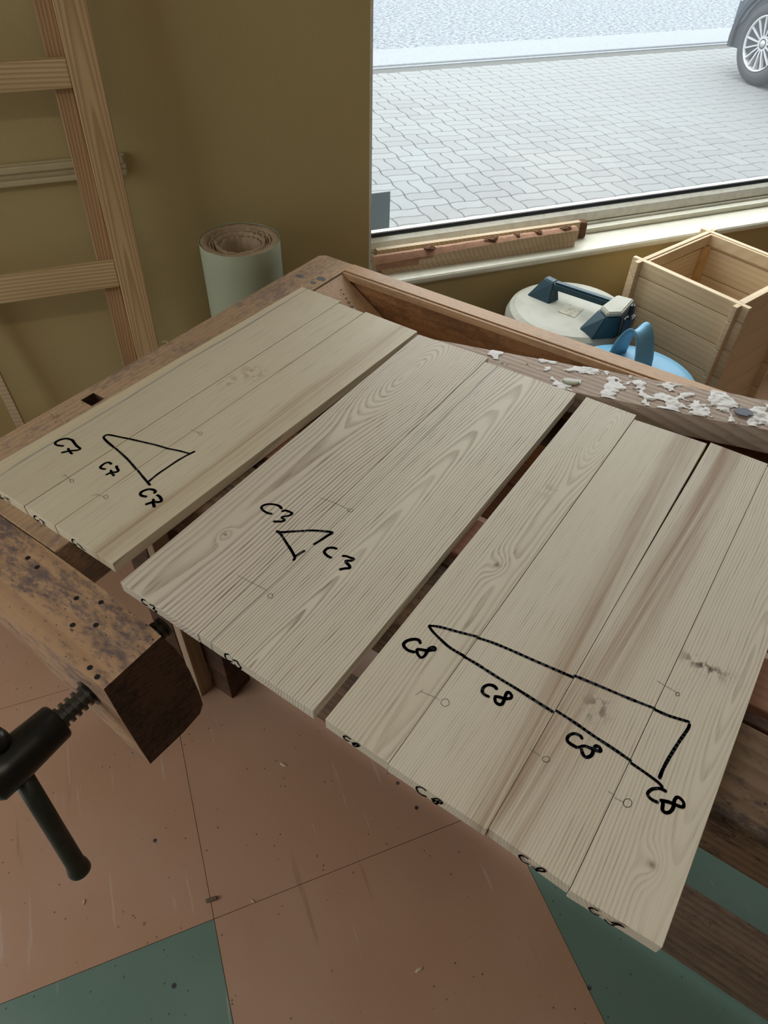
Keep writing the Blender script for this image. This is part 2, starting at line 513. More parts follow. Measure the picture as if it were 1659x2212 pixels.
w_glass = _Wrap(m_glass)
m_film = flat('grey_window_film', (0.42, 0.48, 0.50), 0.35, 0.5, dirt=0.15)
_tl = m_film.n('ShaderNodeBsdfTranslucent'); _tl.inputs[0].default_value = (0.30, 0.35, 0.37, 1)
_ms = m_film.n('ShaderNodeMixShader'); _ms.inputs[0].default_value = 0.6
m_film.nt.links.new(m_film.b.outputs[0], _ms.inputs[1]); m_film.nt.links.new(_tl.outputs[0], _ms.inputs[2])
m_film.nt.links.new(_ms.outputs[0], m_film.nt.nodes['Material Output'].inputs[0])

# ------------------------------------------------------------------ room shell
TL, TR, NB, NW, ZC = -2.2, 4.4, -3.6, 1.85, 2.8

fl = struct(bm_obj('floor', box(TL - 0.2, TR + 0.2, NB - 0.2, NW + 0.02, -0.12, -0.004, f=tn), m_screed))
TS = 0.66
for j in range(-2, 4):
    for i in range(-4, 6):
        t0, n0 = -0.153 + i * TS, 0.480 - 0.657 + j * 0.657
        t1, n1 = min(t0 + TS, TR), min(n0 + 0.657, NW)
        t0 = max(t0, TL)
        if t1 - t0 < 0.03 or n1 - n0 < 0.03: continue
        g = j in (0, -2) and (i % 2 != 0)
        bm_obj('floor_tile', box(t0 + 0.0006, t1 - 0.0006, n0 + 0.0006, n1 - 0.0006, -0.004, 0.0, f=tn),
               m_green if g else m_terracotta, fl)
# rest of the floor behind the photographer
bm_obj('floor_sheet', box(TL, TR, NB, 0.480 - 0.657 * 3 - 0.001, -0.004, 0.0, f=tn), m_terracotta, fl)

W0, W1, WZ0, WZ1 = 0.685, 4.10, 0.588, 2.70
b = box(TL - 0.2, W0, NW, NW + 0.30, -0.3, ZC, f=tn)
box(W0, W1, NW, NW + 0.30, -0.3, WZ0, f=tn, bm=b)
box(W0, W1, NW, NW + 0.30, WZ1, ZC, f=tn, bm=b)
box(W1, TR + 0.2, NW, NW + 0.30, -0.3, ZC, f=tn, bm=b)
struct(bm_obj('wall_window', b, m_wall))
# white edge bead on the corner of the window reveal
struct(bm_obj('trim_1', box(W0 - 0.002, W0 + 0.004, NW - 0.002, NW + 0.03, WZ0 + 0.026, WZ1, f=tn), m_frame))

V0, V1, VZ0, VZ1 = -0.2, 1.6, 0.45, 2.6
b = box(TL - 0.2, TL, NB, V0, -0.1, ZC, f=tn)
box(TL - 0.2, TL, V0, V1, -0.1, VZ0, f=tn, bm=b)
box(TL - 0.2, TL, V0, V1, VZ1, ZC, f=tn, bm=b)
box(TL - 0.2, TL, V1, NW, -0.1, ZC, f=tn, bm=b)
struct(bm_obj('wall_left', b, m_wall_plain))
struct(bm_obj('wall_back', box(TL - 0.2, TR + 0.2, NB - 0.2, NB, -0.1, ZC, f=tn), m_wall_plain))
struct(bm_obj('wall_right', box(TR, TR + 0.2, NB, NW, -0.1, ZC, f=tn), m_wall_plain))
struct(bm_obj('ceiling', box(TL - 0.2, TR + 0.2, NB - 0.2, NW + 0.30, ZC, ZC + 0.12, f=tn), m_ceiling))

# window 1: frame profile extruded along the wall, gasket, glass
win = bpy.data.objects.new('window_1', None); COL.objects.link(win); win.location = tn(W0, 2.0, WZ0); struct(win)
NG = 2.000


def sweep_t(name, prof, t0, t1, mat, parent):
    bm = bmesh.new()
    prism(bm, [tn(t0, n, z) for n, z in prof], [tn(t1, n, z) for n, z in prof])
    return bm_obj(name, bm, mat, parent)


sweep_t('frame_bottom', [(NG + 0.03, 0.6135), (NG + 0.03, 0.670), (NG + 0.012, 0.676), (NG - 0.010, 0.676), (NG - 0.024, 0.667), (NG - 0.032, 0.652),
                         (NG - 0.032, 0.641), (NG - 0.027, 0.640), (NG - 0.027, 0.638), (NG - 0.040, 0.637), (NG - 0.040, 0.620), (NG - 0.034, 0.619), (NG - 0.034, 0.6135)], W0, W1, m_frame, win)
sweep_t('gasket', [(NG + 0.010, 0.6765), (NG + 0.010, 0.686), (NG - 0.006, 0.684), (NG - 0.009, 0.6765)], W0 + 0.05, W1 - 0.05, m_gasket, win)
sweep_t('glazing_bead', [(NG + 0.010, 0.6865), (NG + 0.010, 0.692), (NG - 0.0035, 0.690), (NG - 0.0055, 0.6865)], W0 + 0.05, W1 - 0.05, m_alu, win)
sweep_t('frame_top', [(2.10, WZ1 - 0.001), (2.10, WZ1 - 0.06), (NG - 0.03, WZ1 - 0.06), (NG - 0.03, WZ1 - 0.001)], W0, W1, m_frame, win)
bm_obj('frame_side', box(W0 + 0.0045, W0 + 0.05, NG - 0.03, 2.10, 0.6775, WZ1 - 0.061, f=tn), m_frame, win)
bm_obj('frame_side', box(W1 - 0.05, W1 - 0.001, NG - 0.03, 2.10, 0.6775, WZ1 - 0.061, f=tn), m_frame, win)
bm_obj('pane', box(W0 + 0.051, W1 - 0.051, NG + 0.0, NG + 0.006, 0.6925, WZ1 - 0.061, f=tn), w_glass, win)

prof = [(1.99, 0.5885), (1.99, 0.613)]
for k in range(7):
    a_ = PI / 2 + k * PI / 6
    prof.append((1.828 + 0.0125 * math.cos(a_), 0.6005 + 0.0125 * math.sin(a_)))
sill = struct(sweep_t('trim_2', prof[::-1], W0 + 0.001, W1, m_sill, None))

w2 = bpy.data.objects.new('window_2', None); COL.objects.link(w2); w2.location = tn(TL - 0.1, V0, VZ0); struct(w2)
for z0, z1 in ((VZ0 + 0.001, VZ0 + 0.06), (VZ1 - 0.06, VZ1 - 0.001)):
    bm_obj('frame_rail', box(TL - 0.13, TL - 0.07, V0 + 0.001, V1 - 0.001, z0, z1, f=tn), m_frame, w2)
for n0 in (V0 + 0.001, (V0 + V1) / 2 - 0.03, V1 - 0.061):
    bm_obj('frame_post', box(TL - 0.13, TL - 0.07, n0, n0 + 0.06, VZ0 + 0.0605, VZ1 - 0.0605, f=tn), m_frame, w2)
for n0, n1 in ((V0 + 0.0615, (V0 + V1) / 2 - 0.0305), ((V0 + V1) / 2 + 0.0305, V1 - 0.0615)):
    bm_obj('pane', box(TL - 0.103, TL - 0.097, n0, n1, VZ0 + 0.061, VZ1 - 0.061, f=tn), w_glass, w2)

# horizontal moulding on the wall behind the ladder: two thin strips on a backing
m_mould = flat('cream_moulding', (0.50, 0.41, 0.24), 0.5, 0.3, dirt=0.2)
mo = bm_obj('trim_3', box(-1.6, 0.060, NW - 0.012, NW - 0.0005, 0.988, 1.034, 0.002, f=tn), m_mould)
struct(mo)
bm_obj('bead', box(-1.6, 0.056, NW - 0.022, NW - 0.0125, 1.016, 1.031, 0.003, f=tn), m_mould, mo)
bm_obj('bead', box(-1.6, 0.058, NW - 0.026, NW - 0.0125, 0.990, 1.003, 0.003, f=tn), m_mould, mo)

# ------------------------------------------------------------------ outside ground
ZG = -0.13
pav = struct(bm_obj('pavement', box(-6, 14, 2.151, 7.40, ZG - 0.2, ZG - 0.012, f=tn), m_joint))
PL, PW, AMP = 0.225, 0.1125, 0.0085
PT0, PN0 = 1.6297 * 1.0, 0.0
_p0 = at(1142.8, 265.3, ZG)
PT0 = _p0.x * CT + _p0.y * ST; PN0 = -_p0.x * ST + _p0.y * CT


def paver_mesh(x0, x1, y0, y1):
    def ring(ins, z):
        pts = []
        X0, X1, Y0, Y1 = x0 + ins, x1 - ins, y0 + ins, y1 - ins
        nx, ny = max(2, round((x1 - x0) / 0.025)), max(2, round((y1 - y0) / 0.025))
        for i in range(nx): pts.append((X0 + (X1 - X0) * i / nx, Y0))
        for i in range(ny): pts.append((X1, Y0 + (Y1 - Y0) * i / ny))
        for i in range(nx): pts.append((X1 - (X1 - X0) * i / nx, Y1))
        for i in range(ny): pts.append((X0, Y1 - (Y1 - Y0) * i / ny))
        return [Vector((x + AMP * math.sin(2 * PI * y / PL), y + AMP * math.sin(2 * PI * x / PL), z)) for x, y in pts]
    bm = bmesh.new()
    loft(bm, [ring(0.0032, -0.0118), ring(0.0032, -0.004), ring(0.0075, 0.0)], cap0=False)
    bmesh.ops.recalc_face_normals(bm, faces=bm.faces[:])
    return bm


pmeshes = {}
for key, r_ in (('h0', (0, PL, -PW, 0)), ('h1', (0, PL, -PL, -PW)), ('v0', (0, PW, -PL, 0)), ('v1', (PW, PL, -PL, 0))):
    bm = paver_mesh(*r_); me = bpy.data.meshes.new('paver'); bm.to_mesh(me); bm.free()
    me.materials.append(m_paver.mat); pmeshes[key] = me
cands = []
for bi in range(-24, 40):
    for bj in range(-14, 20):
        t0, n0 = PT0 + bi * PL, PN0 + bj * PL
        if n0 - PL < 2.17 or n0 > 7.36 or t0 < -1.5 or t0 > 9.5: continue
        for key in (('h0', 'h1') if (bi + bj) % 2 == 0 else ('v0', 'v1')):
            c = tn(t0 + PL / 2, n0 - PL / 2, ZG)
            q = Vector((sum(R[0][k] * (c - Vector((0, 0, CZ)))[k] for k in range(3)), sum(R[1][k] * (c - Vector((0, 0, CZ)))[k] for k in range(3)), sum(R[2][k] * (c - Vector((0, 0, CZ)))[k] for k in range(3))))
            inside = False
            if q.z > 0:
                u, v = 829.5 + FPX * q.x / q.z, 1106 + FPX * q.y / q.z
                inside = 790 < u < 1680 and -10 < v < 530
            cands.append((not inside, q.length, key, t0, n0))
cands.sort(key=lambda c: (c[0], c[1]))
rv, rf = [], []
for k, (out, dist, key, t0, n0) in enumerate(cands):
    M4 = Matrix.Translation(tn(t0, n0, ZG)) @ Matrix.Rotation(ANG, 4, 'Z')
    me = pmeshes[key]
    if k < 300:
        o = bpy.data.objects.new('paver', me); COL.objects.link(o)
        o.parent = pav; o.matrix_world = M4
    else:
        k0 = len(rv)
        rv += [M4 @ v.co for v in me.vertices]
        rf += [[k0 + q for q in p.vertices] for p in me.polygons]
me = bpy.data.meshes.new('paver_field'); me.from_pydata(rv, [], rf); me.materials.append(m_paver.mat)
po = bpy.data.objects.new('paver_field', me); COL.objects.link(po); po.parent = pav
po['kind'] = 'stuff'

b = bmesh.new()
box(-8, 16, 7.45, 8.08, ZG - 0.2, ZG + 0.015, 0.01, f=tn, bm=b)
kb = struct(bm_obj('kerb', b, m_conc))
struct(bm_obj('road', box(-14, 22, 8.10, 24, ZG - 0.2, ZG - 0.01, f=tn), m_road))
struct(bm_obj('gutter_sand', box(-8, 16, 7.401, 7.449, ZG - 0.2, ZG - 0.002, f=tn), m_conc))

# ------------------------------------------------------------------ workbench
ZB = 0.83
wb = thing('workbench', 'old beech workbench with tool tray, vise arm and black iron screw', 'workbench', (-0.4, 0.8, 0))


def bpart(name, x0, x1, y0, y1, z0, z1, mat, bevel=0.002, rough=0.0, seed=0, parent=wb):
    bm = box(x0, x1, y0, y1, z0, z1, bevel)
    return bm_obj(name, bm, mat, parent)


# end cap with the square dog hole: four blocks around the hole form one board
bm = bmesh.new()
XE0, XE1 = -1.062, -0.963
HX0, HX1, HY0, HY1 = -1.041, -1.010, 0.548, 0.577
ring_o = [(XE0, 0.290), (XE1, 0.290), (XE1, HY0), (XE1, HY1), (XE1, 1.258), (XE1, 1.299), (XE0 + 0.012, 1.299), (XE0, 1.287), (XE0, HY1), (XE0, HY0)]
vt = {}


def V2(x, y, z):
    k = (round(x, 5), round(y, 5), round(z, 5))
    if k not in vt: vt[k] = bm.verts.new((x, y, z))
    return vt[k]


hole = [(HX0, HY0), (HX1, HY0), (HX1, HY1), (HX0, HY1)]
polys = [[(XE0, 0.290), (XE1, 0.290), (XE1, HY0), (HX1, HY0), (HX0, HY0), (XE0, HY0)],
         [(XE0, HY0), (HX0, HY0), (HX0, HY1), (XE0, HY1)], [(HX1, HY0), (XE1, HY0), (XE1, HY1), (HX1, HY1)],
         [(XE0, HY1), (HX0, HY1), (HX1, HY1), (XE1, HY1), (XE1, 1.258), (XE1, 1.299), (XE0 + 0.012, 1.299), (XE0, 1.287)]]
for p in polys:
    bm.faces.new([V2(x, y, ZB) for x, y in p]); bm.faces.new([V2(x, y, ZB - 0.11) for x, y in p[::-1]])
for lp, s_ in ((ring_o, 1), (hole, -1)):
    for k in range(len(lp)):
        a_, c_ = lp[k], lp[(k + 1) % len(lp)]
        if s_ < 0: a_, c_ = c_, a_
        bm.faces.new([V2(*a_, ZB - 0.11), V2(*c_, ZB - 0.11), V2(*c_, ZB), V2(*a_, ZB)])
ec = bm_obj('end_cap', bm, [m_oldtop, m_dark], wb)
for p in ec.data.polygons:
    if abs(p.normal.z) < 0.5 and HX0 - 0.001 < p.center.x < HX1 + 0.001 and HY0 - 0.001 < p.center.y < HY1 + 0.001: p.material_index = 1  # dog hole walls coloured dark to stand in for the shade inside
m_spot = flat('grey_oil_spot', (0.16, 0.15, 0.15), 0.5, dirt=0.5, scale=90)
for u, v, rx, ry in ((694, 602, 0.013, 0.009), (677, 611, 0.008, 0.007), (648, 596, 0.010, 0.008)):
    p = at(u, v, ZB + 0.0003)
    bm = bmesh.new()
    bm.faces.new([bm.verts.new(p + Vector((rx * math.cos(k * PI / 12), ry * math.sin(k * PI / 12), 0)) * 1.0 * (1 + 0.0)) for k in range(24)])
    for w_ in bm.verts: w_.co += (w_.co - p) * 0.35 * noise.noise(w_.co * 160)
    bm_obj('oil_spot', bm, m_spot, wb)
bpart('vise_block', XE1 + 0.0005, -0.765, 0.2842, 0.466, ZB - 0.11, ZB, m_oldtop)
bpart('end_block', XE0, -0.9635, 0.280, 0.2895, ZB - 0.11, ZB, m_oldtop, 0.0)

# shoulder-vise arm: deep, rounded end, thinner towards the left
arm = bmesh.new()
prof = [(0.176, 0.830), (0.2725, 0.830), (0.284, 0.785), (0.293, 0.72), (0.297, 0.65), (0.296, 0.615), (0.287, 0.598), (0.25, 0.596), (0.185, 0.603), (0.182, 0.66), (0.178, 0.75)]
rings = []
for k in range(15):
    f = k / 14.0
    x = -1.062 + f * (1.062 - 0.5245)
    low = 0.605 if x > -0.56 else 0.605 + min(0.115, (-0.56 - x) * 0.52)
    rg = []
    for y, z in prof:
        zz = ZB - (ZB - z) * (ZB - low) / (ZB - 0.605)
        top = 0.2822 - 0.0097 * f ** 4            # straight inner edge, eased at the end
        yy = y if y < 0.26 else (top if z > 0.82 else top + (y - 0.272) * min(1.0, max(0.0, (f - 0.55) / 0.40)))
        rg.append(Vector((x + 0.004 * noise.noise(Vector((0, y * 40, z * 40))) * (k == 14), yy + 0.0012 * noise.noise(Vector((x * 25, y * 9, z * 9))), zz)))
    rings.append(rg)
loft(arm, rings)
m_arm_end = plain_wood('dark_arm_end_grain', (0.10, 0.052, 0.030), (0.045, 0.024, 0.016), 0, 110, 0.6, 2.0, 0.5, 'Position', (0.015, 0.012, 0.010), 0.8)
arm_o = bm_obj('vise_arm', arm, [m_arm, m_arm_end], wb)
for p in arm_o.data.polygons:
    if p.normal.x > 0.7: p.material_index = 1
# screw through the arm
SX, SZ = -0.585, 0.759
bm = bmesh.new()
rad = []
y_a, y_b = 0.095, 0.313
nthr = 22
for k in range(nthr):
    f0 = k / nthr
    rad += [(f0, 0.0112), (f0 + 0.42 / nthr, 0.0112), (f0 + 0.46 / nthr, 0.0158), (f0 + 0.92 / nthr, 0.0158)]
rad.append((1.0, 0.0112))
tube(bm, (SX, y_a, SZ), (SX, y_b, SZ), rad, 28)
bm_obj('vise_screw', bm, m_thread, wb)
bm = bmesh.new()
tube(bm, (SX, 0.1285, SZ), (SX, 0.022, SZ), [(0, 0.020), (0.0, 0.024), (0.03, 0.0265), (0.35, 0.0285), (0.70, 0.031), (0.95, 0.031), (1.0, 0.026)], 32)
for v in bm.verts: v.co += noise.noise_vector(v.co * 60) * 0.0007
col_ = bm_obj('screw_collar', bm, m_metal, wb, True)
bm = bmesh.new()
tube(bm, (SX - 0.010, 0.060, SZ + 0.020), (SX - 0.020, 0.060, SZ + 0.046), [(0, 0.017), (0.6, 0.017), (1.0, 0.0145)], 20)
bm_obj('handle_knob', bm, m_metal, col_, True)
bm = bmesh.new()
tube(bm, (SX - 0.022, 0.060, SZ + 0.0465), (SX - 0.023, 0.060, SZ + 0.051), [(0, 0.008), (1.0, 0.0075)], 16)
bm_obj('bar_end', bm, m_thread, col_, True)
bm = bmesh.new()
h0, h1 = Vector((SX + 0.006, 0.0575, SZ - 0.028)), Vector((-0.5385, 0.0335, 0.500))
tube(bm, h0, h1, [(0, 0.0125), (0.5, 0.0130), (0.90, 0.0135), (0.95, 0.0160), (0.99, 0.0165), (1.0, 0.0135)], 24)
for v in bm.verts: v.co += noise.noise_vector(v.co * 45) * 0.0006
bm_obj('vise_handle', bm, m_bar, wb, True)
# hole rim round the screw in the near face of the arm
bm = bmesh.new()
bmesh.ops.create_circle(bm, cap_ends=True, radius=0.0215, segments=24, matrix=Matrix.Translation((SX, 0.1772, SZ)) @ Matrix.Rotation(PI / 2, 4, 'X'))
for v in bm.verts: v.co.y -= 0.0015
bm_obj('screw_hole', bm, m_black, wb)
# dowel holes on the arm top
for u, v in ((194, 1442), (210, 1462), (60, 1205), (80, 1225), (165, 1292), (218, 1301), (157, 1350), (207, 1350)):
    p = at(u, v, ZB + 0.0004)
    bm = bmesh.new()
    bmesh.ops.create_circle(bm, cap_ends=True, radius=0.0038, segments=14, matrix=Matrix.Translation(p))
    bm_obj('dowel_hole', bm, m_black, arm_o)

# planks of the top, running along the bench
XR = 1.35
bpart('top_plank', -0.962, XR, 0.467, 0.598, 0.735, ZB - 0.001, m_slab, 0.004)
bpart('top_plank', -0.962, XR, 0.606, 0.622, 0.742, ZB - 0.006, m_dark, 0.002)
bpart('top_plank', -0.962, XR, 0.630, 0.712, 0.762, ZB - 0.002, m_red, 0.002)
bpart('top_plank', -0.962, XR, 0.800, 0.866, 0.742, 0.778, m_red, 0.002)
bpart('top_plank', -0.962, XR, 0.871, 0.930, 0.742, 0.778, m_red, 0.002)
bpart('tray_front', -0.962, XR, 0.985, 1.012, 0.650, 0.770, m_tray, 0.002)
bpart('tray_floor', -0.962, XR, 1.013, 1.2585, 0.645, 0.662, m_dark, 0.0)
bpart('back_rail', -0.9615, XR, 1.259, 1.298, 0.640, ZB, m_tray, 0.003)
bpart('rail_lip', -0.9615, XR, 1.251, 1.2587, 0.8135, ZB - 0.0005, m_rail, 0.001)
bpart('rail_cap', -0.9615, XR, 1.2595, 1.2985, ZB + 0.0002, ZB + 0.0022, m_rail, 0.0008)
# sloping block that closes the tray
bm = bmesh.new()
prism(bm, [Vector((-0.9612, 1.013, 0.826)), Vector((-0.9612, 1.013, 0.664)), Vector((-0.70, 1.013, 0.664))],
      [Vector((-0.9612, 1.250, 0.826)), Vector((-0.9612, 1.250, 0.664)), Vector((-0.70, 1.250, 0.664))])
ramp = bm_obj('tray_ramp', bm, m_rail, wb)
for (x, y) in ((-0.935, 1.21), (-0.925, 1.15)):   # glue runs down the ramp
    bm = bmesh.new()
    sl = (0.664 - 0.826) / (-0.70 + 0.9612)
    pts = [Vector((x + k * 0.010, y - k * 0.003, 0.826 + sl * (x + k * 0.010 + 0.9612) + 0.001)) for k in range(7)]
    for i, p in enumerate(pts):
        bmesh.ops.create_uvsphere(bm, u_segments=8, v_segments=6, radius=0.0022 + 0.0006 * i, matrix=Matrix.Translation(p))
    bm_obj('glue_run', bm, m_glue, ramp, True)
# trestle, legs, stretcher
bpart('foot', -1.03, -0.93, 0.40, 1.25, 0.0, 0.09, m_dark, 0.004)
bpart('leg', -1.02, -0.94, 0.52, 0.62, 0.0905, 0.7345, m_dark, 0.003)
bpart('leg', -1.02, -0.94, 1.06, 1.16, 0.0905, 0.6395, m_dark, 0.003)
bpart('brace_board', -0.893, -0.868, 0.496, 0.536, 0.0, 0.7345, m_paleleg, 0.002)
bpart('shadow_block', -0.867, -0.80, 0.537, 0.606, 0.0, 0.30, m_dark, 0.002)  # dark block standing in for the floor shadow beside the brace board
bpart('stretcher', -0.9395, XR - 0.1, 0.607, 0.655, 0.040, 0.250, m_stretch, 0.003)
bpart('foot', XR - 0.09, XR + 0.01, 0.40, 1.25, 0.0, 0.09, m_dark, 0.004)
bpart('leg', XR - 0.08, XR - 0.001, 0.52, 0.62, 0.0905, 0.7345, m_dark, 0.003)
bpart('leg', XR - 0.08, XR - 0.001, 1.06, 1.16, 0.0905, 0.6395, m_dark, 0.003)

# ------------------------------------------------------------------ the marked boards
ZT, TH = 0.85, 0.0195
BOARDS = {
    # name: (near-left, near-right, far-right, far-left) as measured, material parameters, label
    'c7a': ((-0.983, 0.306), (-0.8620, 0.308), (-0.8565, 1.107), (-0.967, 1.106)),
    'c7b': ((-0.8605, 0.309), (-0.7893, 0.309), (-0.7868, 1.096), (-0.8555, 1.097)),
    'c7c': ((-0.7885, 0.310), (-0.661, 0.310), (-0.651, 1.101), (-0.7855, 1.102)),
    'c3a': ((-0.626, 0.294), (-0.4765, 0.294), (-0.4827, 1.103), (-0.6435, 1.092)),
    'c3b': ((-0.4760, 0.295), (-0.285, 0.295), (-0.290, 1.092), (-0.4815, 1.084)),
    'c8a': ((-0.267, 0.295), (-0.1756, 0.294), (-0.1735, 1.095), (-0.270, 1.093)),
    'c8b': ((-0.1750, 0.293), (-0.0485, 0.294), (-0.0440, 1.089), (-0.1722, 1.080)),
    'c8c': ((-0.0480, 0.296), (0.0471, 0.293), (0.0566, 1.096), (-0.0395, 1.096), (-0.0440, 0.80), (-0.0455, 0.70)),
    'c8d': ((0.0478, 0.290), (0.141, 0.294), (0.1475, 1.092), (0.0572, 1.090)),
}
BROWN = (0.30, 0.19, 0.11)
BMAT = {
    'c7a': ash('ash_c7a', -0.30, 0.05, freq=330, seed=1.3, pale=(0.68, 0.585, 0.425), contrast=0.65, wander=0.004,
               streaks=((0.012, 0.010, 0.0, 0.0, (0.70, 0.57, 0.36), 0.9, -1, 3), (0.030, 0.0022, 0.0, 0.0, (0.17, 0.15, 0.13), 0.9, -1, 3))),
    'c7b': ash('ash_c7b', 0.35, 0.05, freq=330, seed=2.1, pale=(0.68, 0.585, 0.425), contrast=0.7, wander=0.004,
               blots=((0.036, 0.475, 0.022, 0.022, (0.36, 0.22, 0.11), 0.75), (0.020, 0.425, 0.012, 0.022, (0.36, 0.22, 0.11), 0.6))),
    'c7c': ash('ash_c7c', -0.25, 0.04, freq=330, seed=3.7, pale=(0.68, 0.585, 0.425), contrast=0.7, wander=0.005,
               streaks=((0.093, 0.010, 0.0, 0.02, (0.36, 0.24, 0.14), 0.75, -1, 3), (0.110, 0.008, 0.0, 0.0, (0.38, 0.26, 0.15), 0.5, -1, 3))),
    'c3a': ash('ash_c3a', 0.046, 0.002, 0.668, 0.0, 0.020, 195, 4.4, eye=(0.040, 0.13), pale=(0.66, 0.575, 0.465), tan=(0.20, 0.13, 0.08), contrast=1.0, wander=0.012,
               knots=((0.055, 0.15, 0.014, 0.010),)),
    'c3b': ash('ash_c3b', 0.088, 0.003, 0.0, 0.052, 0.0, 235, 5.2, tan=(0.25, 0.185, 0.125), contrast=1.0, wander=0.010,
               streaks=((0.024, 0.0016, -0.004, 0.0, (0.17, 0.15, 0.13), 0.8, -1, 3),)),
    'c8a': ash('ash_c8a', 0.067, 0.002, 0.71, 0.0, 0.015, 250, 6.6, eye=(0.022, 0.09), contrast=0.8, wander=0.012,
               knots=((0.054, 0.333, 0.022, 0.013),), blots=((0.05, 0.52, 0.02, 0.02, (0.34, 0.23, 0.14), 0.5),)),
    'c8b': ash('ash_c8b', -0.22, 0.04, freq=300, seed=7.5, contrast=0.6, wander=0.008,
               streaks=((0.115, 0.018, -0.03, 0.06, BROWN, 0.75, -1, 3),)),
    'c8c': ash('ash_c8c', 0.30, 0.05, freq=270, seed=8.9, contrast=0.65, wander=0.010,
               streaks=((0.012, 0.016, 0.045, -0.10, BROWN, 0.95, -1, 3), (0.040, 0.010, 0.03, -0.05, BROWN, 0.6, -1, 3)),
               blots=((0.04, 0.20, 0.014, 0.016, (0.10, 0.06, 0.04), 0.9),)),
    'c8d': ash('ash_c8d', 0.080, 0.003, 0.36, 0.0, 0.012, 235, 9.8, eye=(0.020, 0.22), contrast=0.6, wander=0.012,
               knots=((0.060, 0.071, 0.018, 0.012),), blots=((0.036, 0.343, 0.028, 0.010, (0.10, 0.055, 0.035), 1.0),)),
}
BLAB = {
    'c7a': 'pale ash board marked C7 at the outer left end of the bench',
    'c7b': 'narrow middle ash board of the C7 set with small brown stains',
    'c7c': 'right-hand ash board of the C7 set with a brown streaked edge',
    'c3a': 'brown-grained ash board marked C3 with an oval growth-ring eye',
    'c3b': 'paler wide ash board marked C3 with arrow-shaped grain',
    'c8a': 'ash board with a round knot at the left of the C8 set',
    'c8b': 'second ash board of the C8 set, straight grain, carrying the long triangle sides',
    'c8c': 'third ash board of the C8 set with a dark brown streak through it',
    'c8d': 'outermost right ash board of the C8 set with the blunt triangle end',
}
BGRP = {'c7': 'ash boards of the C7 panel', 'c3': 'ash boards of the C3 panel', 'c8': 'ash boards of the C8 panel'}
bobj = {}
for key, q in BOARDS.items():
    bm = bmesh.new()
    prism(bm, [Vector((x, y, ZT - TH)) for x, y in q], [Vector((x, y, ZT)) for x, y in q])
    bmesh.ops.bevel(bm, geom=bm.edges[:], offset=0.0005, segments=1, affect='EDGES')
    loc = Vector((q[0][0], q[0][1], ZT))
    o = bm_obj('ash_board', bm, BMAT[key], None, False, loc)
    tag(o, BLAB[key], 'board', BGRP[key[:2]])
    bobj[key] = o


def smooth_line(pts, sub=4):
    if len(pts) < 3: return pts
    out = []
    P = [pts[0]] + pts + [pts[-1]]
    for i in range(1, len(P) - 2):
        for k in range(sub):
            t = k / sub
            a, b_, c, d = P[i - 1], P[i], P[i + 1], P[i + 2]
            out.append(0.5 * ((2 * b_) + (c - a) * t + (2 * a - 5 * b_ + 4 * c - d) * t * t + (3 * b_ - a - 3 * c + d) * t ** 3))
    out.append(pts[-1])
    return out


def ribbon(bm, pts, w, nrm):
    """flat ink stroke of width w lying on a surface with the given normal"""
    nrm = Vector(nrm)
    a = nrm.orthogonal().normalized(); b_ = nrm.cross(a)
    for i, p in enumerate(pts):
        ww = w * 0.5 * (0.92 + 0.16 * noise.noise(p * 90))
        ring = [bm.verts.new(p + (a * math.cos(2 * PI * k / 10) + b_ * math.sin(2 * PI * k / 10)) * ww) for k in range(10)]
        bm.faces.new(ring)
        if i:
            d = (p - pts[i - 1])
            if d.length > 1e-6:
                s_ = nrm.cross(d.normalized()) * ww
                bm.faces.new([bm.verts.new(pts[i - 1] - s_), bm.verts.new(p - s_), bm.verts.new(p + s_), bm.verts.new(pts[i - 1] + s_)])


def ink(key, name, strokes, w, mat, crop, end=False, sm=True):
    cx_, cy_, sc = crop
    yn = min(BOARDS[key][0][1], BOARDS[key][1][1]) - 0.0004
    groups = [[strokes[0]], strokes[1:]] if 'lettering' in name else [[q] for q in strokes]
    for g in groups:
        bm = bmesh.new()
        for st in g:
            pts = []
            for (u, v) in st:
                u, v = cx_ + u / sc, cy_ + v / sc
                pts.append(at_y(u, v, yn) if end else at(u, v, ZT + 0.0003))
            ribbon(bm, smooth_line(pts) if sm else pts, w, (0, -1, 0) if end else (0, 0, 1))
        bm_obj(name, bm, mat, bobj[key])


K7 = (100, 920, 4.879)
ink('c7a', 'marker_lettering', [[(275, 150), (215, 133), (150, 145), (100, 170), (95, 190), (120, 205), (175, 211)],
    [(275, 150), (300, 185), (325, 215), (358, 240), (320, 257), (250, 262), (170, 280)], [(230, 240), (245, 268), (268, 292)]], 0.0048, m_ink, K7)
ink('c7a', 'marker_line', [[(848, 131), (780, 118), (720, 105), (650, 93), (615, 105), (605, 125), (640, 165), (712, 225)]], 0.0046, m_ink, K7)
ink('c7b', 'marker_lettering', [[(683, 400), (660, 385), (620, 392), (575, 425), (572, 440), (585, 450), (618, 455)],
    [(740, 425), (745, 445), (760, 470), (735, 487), (690, 490), (635, 512)], [(680, 470), (690, 495), (710, 522)]], 0.0048, m_ink, K7)
ink('c7b', 'marker_line', [[(728, 235), (850, 345), (950, 458)], [(852, 131), (1000, 165), (1150, 200), (1266, 234)]], 0.0044, m_ink, K7)
ink('c7b', 'pencil_mark', [[(165, 530), (215, 510)], [(200, 520), (255, 570)], [(268 + 20 * math.cos(k * 0.6), 580 + 17 * math.sin(k * 0.6)) for k in range(12)]], 0.0007, m_pencil, K7)
